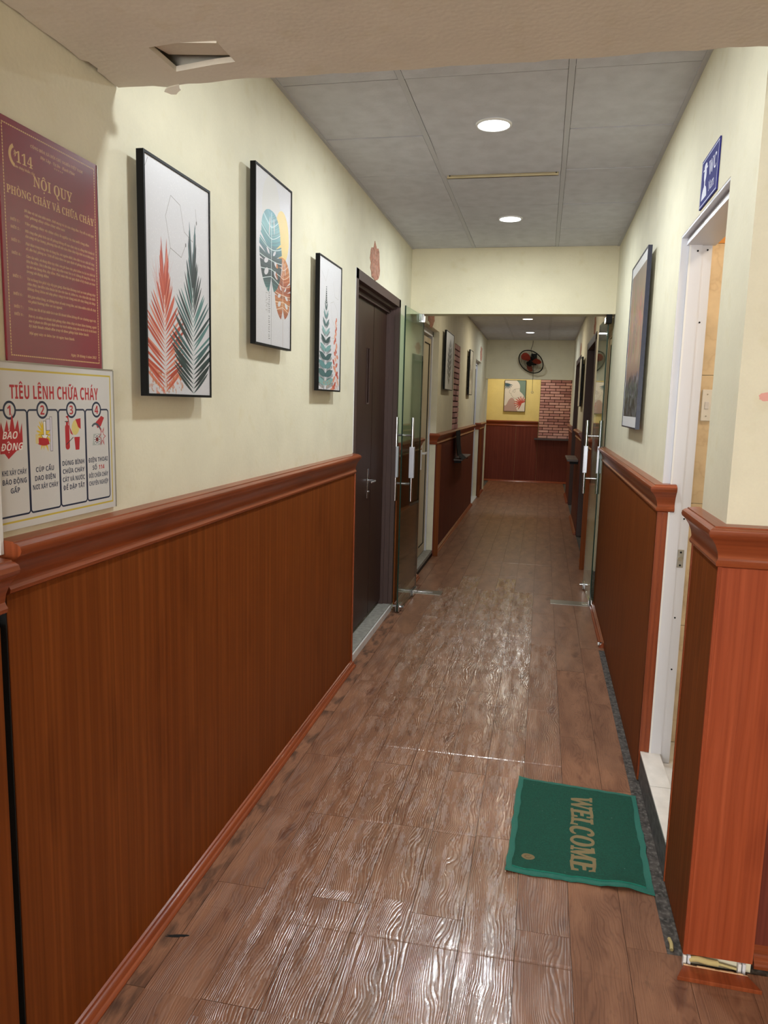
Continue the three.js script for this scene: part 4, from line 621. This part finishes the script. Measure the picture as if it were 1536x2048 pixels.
    if (i === 2) { g.fillStyle = '#d9c77a'; g.beginPath(); g.ellipse(cx + 50, my - 60, 60, 80, 0.3, 0, 7); g.fill(); g.fillStyle = red; g.beginPath(); g.roundRect(cx - 112, my - 90, 64, 250, 28); g.fill(); g.fillRect(cx - 96, my - 120, 32, 40); g.strokeStyle = '#333'; g.lineWidth = 8; g.beginPath(); g.moveTo(cx - 112, my - 120); g.lineTo(cx - 50, my - 120); g.moveTo(cx - 100, my + 110); g.lineTo(cx + 10, my + 40); g.stroke(); g.fillStyle = red; g.beginPath(); g.moveTo(cx - 100, my - 170); g.lineTo(cx - 60, my - 180); g.lineTo(cx - 40, my - 60); g.lineTo(cx + 10, my + 20); g.lineTo(cx - 30, my); g.lineTo(cx - 70, my - 150); g.fill(); g.beginPath(); g.moveTo(cx + 24, my + 40); g.lineTo(cx + 112, my + 40); g.lineTo(cx + 98, my + 170); g.lineTo(cx + 40, my + 170); g.fill(); g.beginPath(); g.moveTo(cx + 50, my - 140); g.lineTo(cx + 130, my - 150); g.lineTo(cx + 130, my - 40); g.lineTo(cx + 90, my - 60); g.fill(); }
    if (i === 3) { g.fillStyle = red; g.beginPath(); g.moveTo(cx + 120, my - 150); g.lineTo(cx + 70, my - 170); g.lineTo(cx - 30, my - 100); g.lineTo(cx, my - 40); g.lineTo(cx + 60, my - 60); g.fill(); g.strokeStyle = '#44505a'; g.lineWidth = 22; g.beginPath(); g.moveTo(cx - 90, my - 60); g.quadraticCurveTo(cx - 20, my - 130, cx + 60, my - 20); g.stroke(); g.fillStyle = '#aab0ac'; g.beginPath(); g.moveTo(cx - 70, my + 20); g.lineTo(cx + 60, my + 20); g.lineTo(cx + 80, my + 140); g.lineTo(cx - 90, my + 140); g.fill(); g.fillStyle = '#e8e6e2'; g.beginPath(); g.arc(cx - 10, my + 80, 52, 0, 7); g.fill(); g.fillStyle = ink; for (let k = 0; k < 10; k++) { g.beginPath(); g.arc(cx - 10 + Math.cos(k * 0.628) * 38, my + 80 + Math.sin(k * 0.628) * 38, 8, 0, 7); g.fill(); } g.fillStyle = '#6b1f22'; g.beginPath(); g.arc(cx - 10, my + 80, 24, 0, 7); g.fill(); g.strokeStyle = red; g.lineWidth = 7; g.beginPath(); for (let k = 0; k < 12; k++) { const a = k / 12 * 6.28, r = k % 2 ? 30 : 70; const x = cx + 80 + Math.cos(a) * r * 0.8, y = my + 50 + Math.sin(a) * r * 1.4; k ? g.lineTo(x, y) : g.moveTo(x, y); } g.closePath(); g.stroke(); }
    g.restore();
  }
});
{ const s = thing('fire_order_sign', 'white four-step fire order board under the red rules board', 'sign', [-A, 1.453, -1.489]); s.rotation.y = LW; part('board', board(0.446, 0.338, 0.006, 0.004), printMat(artOrder, 0.4), s); part('edge_lip', [box(0.223, 0.2255, -0.169, 0.169, 0, 0.0085), box(-0.223, 0.223, 0.169, 0.1715, 0, 0.0085)], M.brushed, s); }
const artWC = canvasTex(512, 320, (g, w, h) => { g.fillStyle = '#2f2f78'; g.fillRect(0, 0, w, h); g.strokeStyle = '#d9dcf2'; g.lineWidth = 7; g.strokeRect(14, 14, w - 28, h - 28); g.fillStyle = '#e4e6f6'; g.font = 'bold 130px serif'; g.fillText('WC', 236, 160, 220); g.font = '84px serif'; g.fillText('Nam', 262, 262, 160);
  g.beginPath(); g.ellipse(128, 118, 38, 46, 0, 0, 7); g.fill(); g.beginPath(); g.ellipse(128, 62, 42, 20, 0, 0, 7); g.fill(); g.fillRect(62, 74, 132, 12); g.fillRect(112, 150, 32, 50); g.beginPath(); g.moveTo(48, 272); g.quadraticCurveTo(60, 196, 128, 190); g.quadraticCurveTo(200, 196, 208, 272); g.fill(); });
{ const s = thing('toilet_sign', 'blue WC Nam sign above the toilet doorway', 'sign', [B, 2.309, -2.70]); s.rotation.y = RW; part('board', board(0.262, 0.155, 0.004, 0.003), printMat(artWC, 0.7, { specularIntensity: 0.3 }), s); }

// ---------------------------------------------------------------- doormat
{ const m = thing('doormat', 'green welcome doormat on the floor before the toilet step', 'doormat', [0.205, 0, -2.712]);
  const art = canvasTex(768, 1024, (g, w, h) => { g.fillStyle = '#0f7460'; g.fillRect(0, 0, w, h); for (let i = 0; i < 30000; i++) { const k = rnd(); g.strokeStyle = `rgba(${8 + k * 26 | 0},${82 + k * 60 | 0},${66 + k * 52 | 0},0.6)`; g.lineWidth = 1.6; const x = rnd() * w, y = rnd() * h, a = rnd() * 6.28; g.beginPath(); g.arc(x, y, 4 + rnd() * 5, a, a + 2); g.stroke(); }
    g.save(); g.translate(w * 0.455, h * 0.135); g.rotate(Math.PI / 2); g.fillStyle = '#c5b183'; g.scale(1.09, 1); g.font = 'bold 178px serif'; g.textAlign = 'left'; g.fillText('WELCOME', 0, 0, 735); g.strokeStyle = '#c5b183'; g.lineWidth = 9; g.strokeText('WELCOME', 0, 0, 735); g.restore(); g.fillStyle = '#b9a377'; g.beginPath(); g.ellipse(w * 0.15, h * 0.86, 34, 30, 0, 0, 7); g.fill(); g.strokeStyle = '#8f7d57'; g.lineWidth = 4; g.beginPath(); g.arc(w * 0.15, h * 0.86, 15, 0, 5); g.stroke();
    for (let i = 0; i < 14; i++) { g.fillStyle = 'rgba(200,215,210,0.7)'; g.fillRect(rr(40, w - 40), rr(40, h - 40), rr(3, 8), rr(2, 5)); } });
  // corner points measured on the floor, bilinear grid, curled near corner
  const P = [[-0.222, -0.349], [0.249, -0.309], [0.231, 0.332], [-0.248, 0.321]], nx = 24, nz = 30, pos = [], uv = [], idx = [];
  const at = (u, v) => { const a = [P[0][0] + (P[1][0] - P[0][0]) * u, P[0][1] + (P[1][1] - P[0][1]) * u], b = [P[3][0] + (P[2][0] - P[3][0]) * u, P[3][1] + (P[2][1] - P[3][1]) * u]; const ew = 0.004 * N(u * 7, v * 7 + 4); return [a[0] + (b[0] - a[0]) * v + ew, 0, a[1] + (b[1] - a[1]) * v + ew]; };
  const lift = (u, v) => 0.012 * Math.exp(-(Math.pow((u - 0.8) / 0.1, 2) + Math.pow((v - 1) / 0.08, 2))) + 0.004 * Math.exp(-Math.pow(v - 1, 2) / 0.01) * (0.5 + 0.5 * N(u * 6, 3)) + 0.005 * Math.exp(-(Math.pow(u / 0.05, 2))) ;
  const grid = (u0, u1, v0, v1, h, y0) => { const g = new THREE.PlaneGeometry(1, 1, nx, nz).toNonIndexed(); const top = []; const pp = g.attributes.position; const pos2 = [], uv2 = []; for (let i = 0; i < pp.count; i++) { const u = u0 + (pp.getX(i) + 0.5) * (u1 - u0), v = v0 + (0.5 - pp.getY(i)) * (v1 - v0), q = at(u, v); pos2.push(q[0], h + lift(u, v), q[2]); uv2.push(u, 1 - v); }
    const rim = []; const st = 20; for (let i = 0; i <= st; i++) rim.push([u0 + (u1 - u0) * i / st, v1]); for (let i = 1; i <= st; i++) rim.push([u1, v1 - (v1 - v0) * i / st]); for (let i = 1; i <= st; i++) rim.push([u1 - (u1 - u0) * i / st, v0]); for (let i = 1; i <= st; i++) rim.push([u0, v0 + (v1 - v0) * i / st]);
    for (let i = 0; i + 1 < rim.length; i++) { const [a, b] = rim[i], [c, d] = rim[i + 1], p = at(a, b), q = at(c, d), l1 = lift(a, b), l2 = lift(c, d); pos2.push(p[0], h + l1, p[2], p[0], y0 + l1, p[2], q[0], y0 + l2, q[2], p[0], h + l1, p[2], q[0], y0 + l2, q[2], q[0], h + l2, q[2]); for (let k = 0; k < 6; k++) uv2.push(0.02, 0.02); }
    const o = new THREE.BufferGeometry(); o.setAttribute('position', new THREE.Float32BufferAttribute(pos2, 3)); o.setAttribute('uv', new THREE.Float32BufferAttribute(uv2, 2)); o.computeVertexNormals(); return o; };
  const coil = tex(512, 512, (u, v) => 0.5 + 0.5 * Math.sin(14 * fbm(u * 26, v * 26, 2)) * 0.7 + 0.2 * N(u * 120, v * 120), false, MIR);
  part('border', grid(0, 1, 0, 1, 0.006, 0.0008), std({ color: 0x217264, roughness: 0.5, bumpMap: rep(coil, 4), bumpScale: 0.0006 }), m);
  part('coil_pile', grid(0.045, 0.955, 0.035, 0.965, 0.0105, 0.003), std({ map: art, roughness: 0.7, bumpMap: rep(coil, 3, 4), bumpScale: 0.006, sheen: 0.2 }), m);
}

// ---------------------------------------------------------------- bricks
function brickPanel(name, label, w, h, rows, blen, pos, turn) {
  const p = thing(name, label, 'brick panel', pos, null, 'structure'); p.rotation.y = turn; const rh = h / rows, j = rh * 0.2, geos = new Map();
  part('mortar', box(0, w, 0, h, 0.0, 0.012), M.mortar, p);
  for (let r = 0; r < rows; r++) { let x = -((r % 2) * 0.5 + (r % 3) * 0.06) * blen; while (x < w) { const a = Math.max(0.004, x + j / 2), b = Math.min(w - 0.004, x + blen - j / 2); if (b - a > 0.03) { const k = (b - a).toFixed(3); if (!geos.has(k)) geos.set(k, new RoundedBoxGeometry(b - a, rh - j, 0.016, 1, 0.003)); const o = part('brick', geos.get(k), brickMats[Math.floor(rnd() * 5)], p); o.position.set((a + b) / 2, h - (r + 0.5) * rh, 0.014 + rr(0, 0.004)); } x += blen; } }
  return p;
}
brickPanel('wall_brick_end', 'pink brick panel on the end wall beside the picture', 0.66, 1.19, 21, 0.205, [-0.075, 0.925, END], 0);
brickPanel('wall_brick_left', 'narrow pink brick panel in the left wall between two prints', 0.6, 1.015, 15, 0.205, [-A - 0.02, 1.265, -9.0], LW);

// end wall cladding and shelf
{ const w = thing('wainscot_end', 'dark red-brown wood wainscot across the corridor end', 'wainscot', [0, 0, 0], null, 'structure');
  for (const [a, b] of [[-1.2, -0.53], [-0.53, -0.08]]) part('panel', box(a, b - 0.002, 0.001, 1.16, END, END + 0.012, rr(0, 4), rr(0, 4)), M.wainRed, w);
  part('panel', box(-0.08, 0.7, 0.001, 0.925, END, END + 0.012, 1, 2), M.wainRed, w); part('cap_rail', sweep(CAP, [[-1.2, END], [-0.085, END]]), M.cap, w); part('skirting', sweep(SKIRT.map(([d, y]) => [d + 0.012, y]), [[-1.2, END], [0.7, END]]), M.cap, w); }
solo('wall_shelf', [rbox(-0.15, 0.69, 0.895, 0.925, END + 0.012, END + 0.24, 0.004)], std({ color: 0x3a3136, roughness: 0.5 }), 'dark shelf under the brick panel on the end wall', 'shelf');
{ const s = thing('wall_shelf', 'grey shelf on the left wall wainscot under the brick panel', 'shelf', [0, 0, 0]); part('shelf_top', rbox(-A + 0.012, -0.93, 0.885, 0.905, -10.26, -9.2, 0.004), std({ color: 0x6a5e58, roughness: 0.5 }), s); for (const z of [-9.3, -10.14]) part('bracket', box(-A + 0.012, -0.96, 0.85, 0.885, z - 0.02, z), M.black, s); }
{ const s = thing('wall_shelf', 'dark shelf on the right wall wainscot between the dark doors', 'shelf', [0, 0, 0]); part('shelf_top', rbox(0.335, B - 0.012, 0.88, 0.905, -10.82, -9.9, 0.004), std({ color: 0x5a4a44, roughness: 0.4 }), s); for (const z of [-9.98, -10.72]) part('bracket', box(0.37, B - 0.012, 0.845, 0.88, z - 0.02, z), M.black, s); }
{ // black cloth hanging from the rail down onto the left shelf
  const pos = [], nU = 10, nV = 14; const f = (u, v) => { const y = 1.25 - 0.345 * v, out = 0.055 + 0.03 * v * v + 0.008 * Math.sin(u * 16 + v * 2) + (v > 0.85 ? 0.05 * (v - 0.85) / 0.15 : 0); return [-A + out, y + 0.004, -9.02 - 0.42 * u - 0.12 * v * u]; };
  for (const s of [0, 1]) for (let i = 0; i < nU; i++) for (let j = 0; j < nV; j++) { const q = (u, v) => { const p = f(u, v); return [p[0] - s * 0.006, p[1], p[2]]; }; const a = q(i / nU, j / nV), b = q((i + 1) / nU, j / nV), c = q((i + 1) / nU, (j + 1) / nV), d = q(i / nU, (j + 1) / nV); if (s) pos.push(...a, ...b, ...c, ...a, ...c, ...d); else pos.push(...a, ...c, ...b, ...a, ...d, ...c); }
  const g = new THREE.BufferGeometry(); g.setAttribute('position', new THREE.Float32BufferAttribute(pos, 3)); g.setAttribute('uv', new THREE.Float32BufferAttribute(new Float32Array(pos.length / 3 * 2), 2)); g.computeVertexNormals();
  solo('hanging_cloth', [g], M.blackCloth, 'black cloth hanging from the left rail down onto the grey shelf', 'cloth');
}

// ---------------------------------------------------------------- wall fan
{ const f = thing('wall_fan', 'black caged wall fan with red blades on the bulkhead', 'fan', [-0.26, 2.36, BULK]);
  part('wall_bracket', rbox(-0.0, 0.1, -0.06, 0.14, 0, 0.05, 0.008), M.black, f);
  part('neck', tube([[0.05, 0.05, 0.05], [0.05, 0.06, 0.11], [0.03, 0.03, 0.15]], 0.022, 12, 10), M.black, f);
  const head = new THREE.Group(); head.name = 'head'; head.position.set(0.01, 0.0, 0.2); head.rotation.set(0.7, -0.42, 0.0); f.add(head);
  const lath = (pts, seg = 32) => { const g = new THREE.LatheGeometry(pts.map(([a, b]) => new THREE.Vector2(a, b)), seg); g.rotateX(Math.PI / 2); return g; };
  part('motor', lath([[0, -0.1], [0.05, -0.09], [0.062, -0.06], [0.062, -0.01], [0.04, 0.0], [0, 0.0]], 24), M.black, head);
  part('cap_hub', lath([[0, 0.055], [0.03, 0.05], [0.042, 0.03], [0.042, 0.01], [0, 0.01]], 20), M.black, head);
  for (let k = 0; k < 3; k++) { const sh = new THREE.Shape(); sh.moveTo(0.03, -0.02); sh.bezierCurveTo(0.08, -0.09, 0.18, -0.09, 0.205, -0.02); sh.bezierCurveTo(0.21, 0.06, 0.16, 0.09, 0.12, 0.07); sh.bezierCurveTo(0.09, 0.05, 0.06, 0.03, 0.03, 0.02); const g = new THREE.ExtrudeGeometry(sh, { depth: 0.003, bevelEnabled: false }); g.rotateX(0.35); g.rotateZ(k * 2.0944 + 0.4); g.translate(0, 0, 0.025); part('blade', g, M.fanBlade, head); }
  const ring = (r, z, t = 0.004) => { const g = new THREE.TorusGeometry(r, t, 6, 48); g.translate(0, 0, z); return g.toNonIndexed(); };
  part('guard_rim', [ring(0.235, 0.02, 0.009)], M.black, head);
  const wires = [ring(0.09, 0.088, 0.0018), ring(0.16, 0.075, 0.0018)]; for (let k = 0; k < 60; k++) { const a = k / 60 * Math.PI * 2, c = Math.cos(a), s = Math.sin(a); wires.push(tube([[c * 0.05, s * 0.05, 0.092], [c * 0.14, s * 0.14, 0.082], [c * 0.215, s * 0.215, 0.055], [c * 0.235, s * 0.235, 0.02]], 0.0013, 6, 4)); wires.push(tube([[c * 0.06, s * 0.06, -0.03], [c * 0.16, s * 0.16, -0.03], [c * 0.22, s * 0.22, -0.012], [c * 0.235, s * 0.235, 0.02]], 0.0013, 6, 4)); }
  part('guard_wires', wires, M.wire, head); part('guard_badge', lath([[0, 0.098], [0.04, 0.096], [0.052, 0.09], [0, 0.088]], 24), M.black, head);
  part('power_cord', tube([[0.02, 0.37, 0.01], [0.015, 0.3, 0.012], [-0.01, 0.2, 0.03], [0.04, 0.1, 0.05]], 0.004, 20, 6), M.black, f);
  part('pull_cord', tube([[0.05, -0.05, 0.04], [0.048, -0.3, 0.06], [0.05, -0.52, 0.06]], 0.003, 16, 6), M.black, f);
  const r = new THREE.TorusGeometry(0.018, 0.004, 6, 20); r.translate(0.05, -0.54, 0.06); part('pull_ring', r, M.brushed, f);
}

// ---------------------------------------------------------------- exposed brick patches above doors
function patch(label, pos, turn, rz, ry, s) { const g = blobGeo(rz, ry, 0.006, 26, 0.22, s); const o = part(numbered('plaster_patch'), g, patchMat, scene); o.position.set(...pos); o.rotation.y = turn; tag(o, label, 'wall patch', 'bare brick patches above the doors'); }
patch('rough bare brick patch in the cream wall above the brown door', [-A - 0.003, 2.41, -4.65], LW, 0.13, 0.105, 2.2);
patch('small bare brick patch above the cream aluminium door just under the lintel', [-A - 0.003, 2.37, -7.02], LW, 0.2, 0.10, 3.1);
patch('oval bare patch above the narrow white door at the far left', [-A - 0.003, 2.40, -12.75], LW, 0.18, 0.12, 5.2);
patch('bare patch above the dark door past the right glass leaf', [B + 0.003, 2.41, -8.35], RW, 0.16, 0.09, 6.4);
patch('bare patch above the farthest dark door on the right', [B + 0.003, 2.39, -11.4], RW, 0.16, 0.09, 7.3);
{ const g = blobGeo(0.018, 0.011, 0.001, 22, 0.12, 9.4); const o = part('paint_smear', g, std({ color: 0xe3a89c, roughness: 0.9 }), scene); o.position.set(0.552, 1.60, -2.0901); tag(o, 'small pink smear on the cream wall end at the right edge', 'stain'); }

// ---------------------------------------------------------------- broken skirting at the pier
{ const t = thing('loose_skirting', 'loose mitred piece of wood skirting lying before the right pier', 'skirting piece', [0.555, 0, -2.035]); t.rotation.y = -0.02;
  const sh = new THREE.Shape(); sh.moveTo(-0.105, -0.024); sh.lineTo(0.108, -0.024); sh.lineTo(0.083, 0.024); sh.lineTo(-0.083, 0.024); sh.closePath(); const g = new THREE.ExtrudeGeometry(sh, { depth: 0.009, bevelEnabled: true, bevelSize: 0.0015, bevelThickness: 0.0015, bevelSegments: 2 }); g.rotateX(-Math.PI / 2); g.translate(0, 0.0018, 0); part('strip', metreUV(g.toNonIndexed(), 2, 1), M.cap, t);
  const e = []; for (let k = 0; k < 14; k++) e.push(rbox(-0.084 + k * 0.012, -0.071 + k * 0.012, 0.008, 0.0125 + rr(0, 0.003), -0.0265 - rr(0, 0.003), -0.0235, 0.001, 1)); part('torn_edge', e, M.rawWood, t); }
{ const s = thing('foam_bead', 'yellowish dried foam bead under the right pier cladding', 'foam', [0.515, 0.022, -2.082]); const g = tube([[-0.025, 0.0, 0.004], [-0.005, 0.006, 0.008], [0.02, 0.003, 0.009], [0.05, 0.0, 0.006]], 0.008, 18, 8); part('bead', g, M.foam, s); part('bead_skin', tube([[0.05, -0.002, 0.004], [0.08, -0.006, 0.004], [0.1, -0.01, 0.003]], 0.004, 10, 6), M.foam, s); }
for (const [x, lab] of [[0.477, 'white plastic cladding clip at the left foot of the pier'], [0.622, 'white plastic cladding clip at the right foot of the pier']]) { const c = thing('cladding_clip', lab, 'clip', [x, 0, -2.074], 'white clips at the pier foot'); part('clip_body', [rbox(-0.005, 0.004, 0.004, 0.034, -0.012, 0.004, 0.002)], M.white, c); part('clip_foot', [rbox(0.007, 0.016, 0.004, 0.034, -0.012, 0.002, 0.002), rbox(-0.005, 0.016, 0.0, 0.004, -0.012, 0.004, 0.001)], M.pvc, c); }
{ const g = tube([[0, 0, 0.02], [0.002, 0.004, 0], [0.0, 0.002, -0.025]], 0.006, 10, 6); const o = solo('foam_bead', [g], M.foam, 'small yellow foam crumb on the grey strip left of the pier', 'foam'); o.position.set(0.452, 0.002, -2.15); }

{ const g = blobGeo(0.03, 0.006, 0.0006, 18, 0.4, 11.2); g.rotateX(-Math.PI / 2); const o = part('floor_scuff', g, M.dark, scene); o.position.set(-0.965, 0.0006, -1.845); o.rotation.y = 0.25; tag(o, 'small black gouge mark in the floor beside the left skirting', 'floor mark'); }

renderer.render(scene, camera);
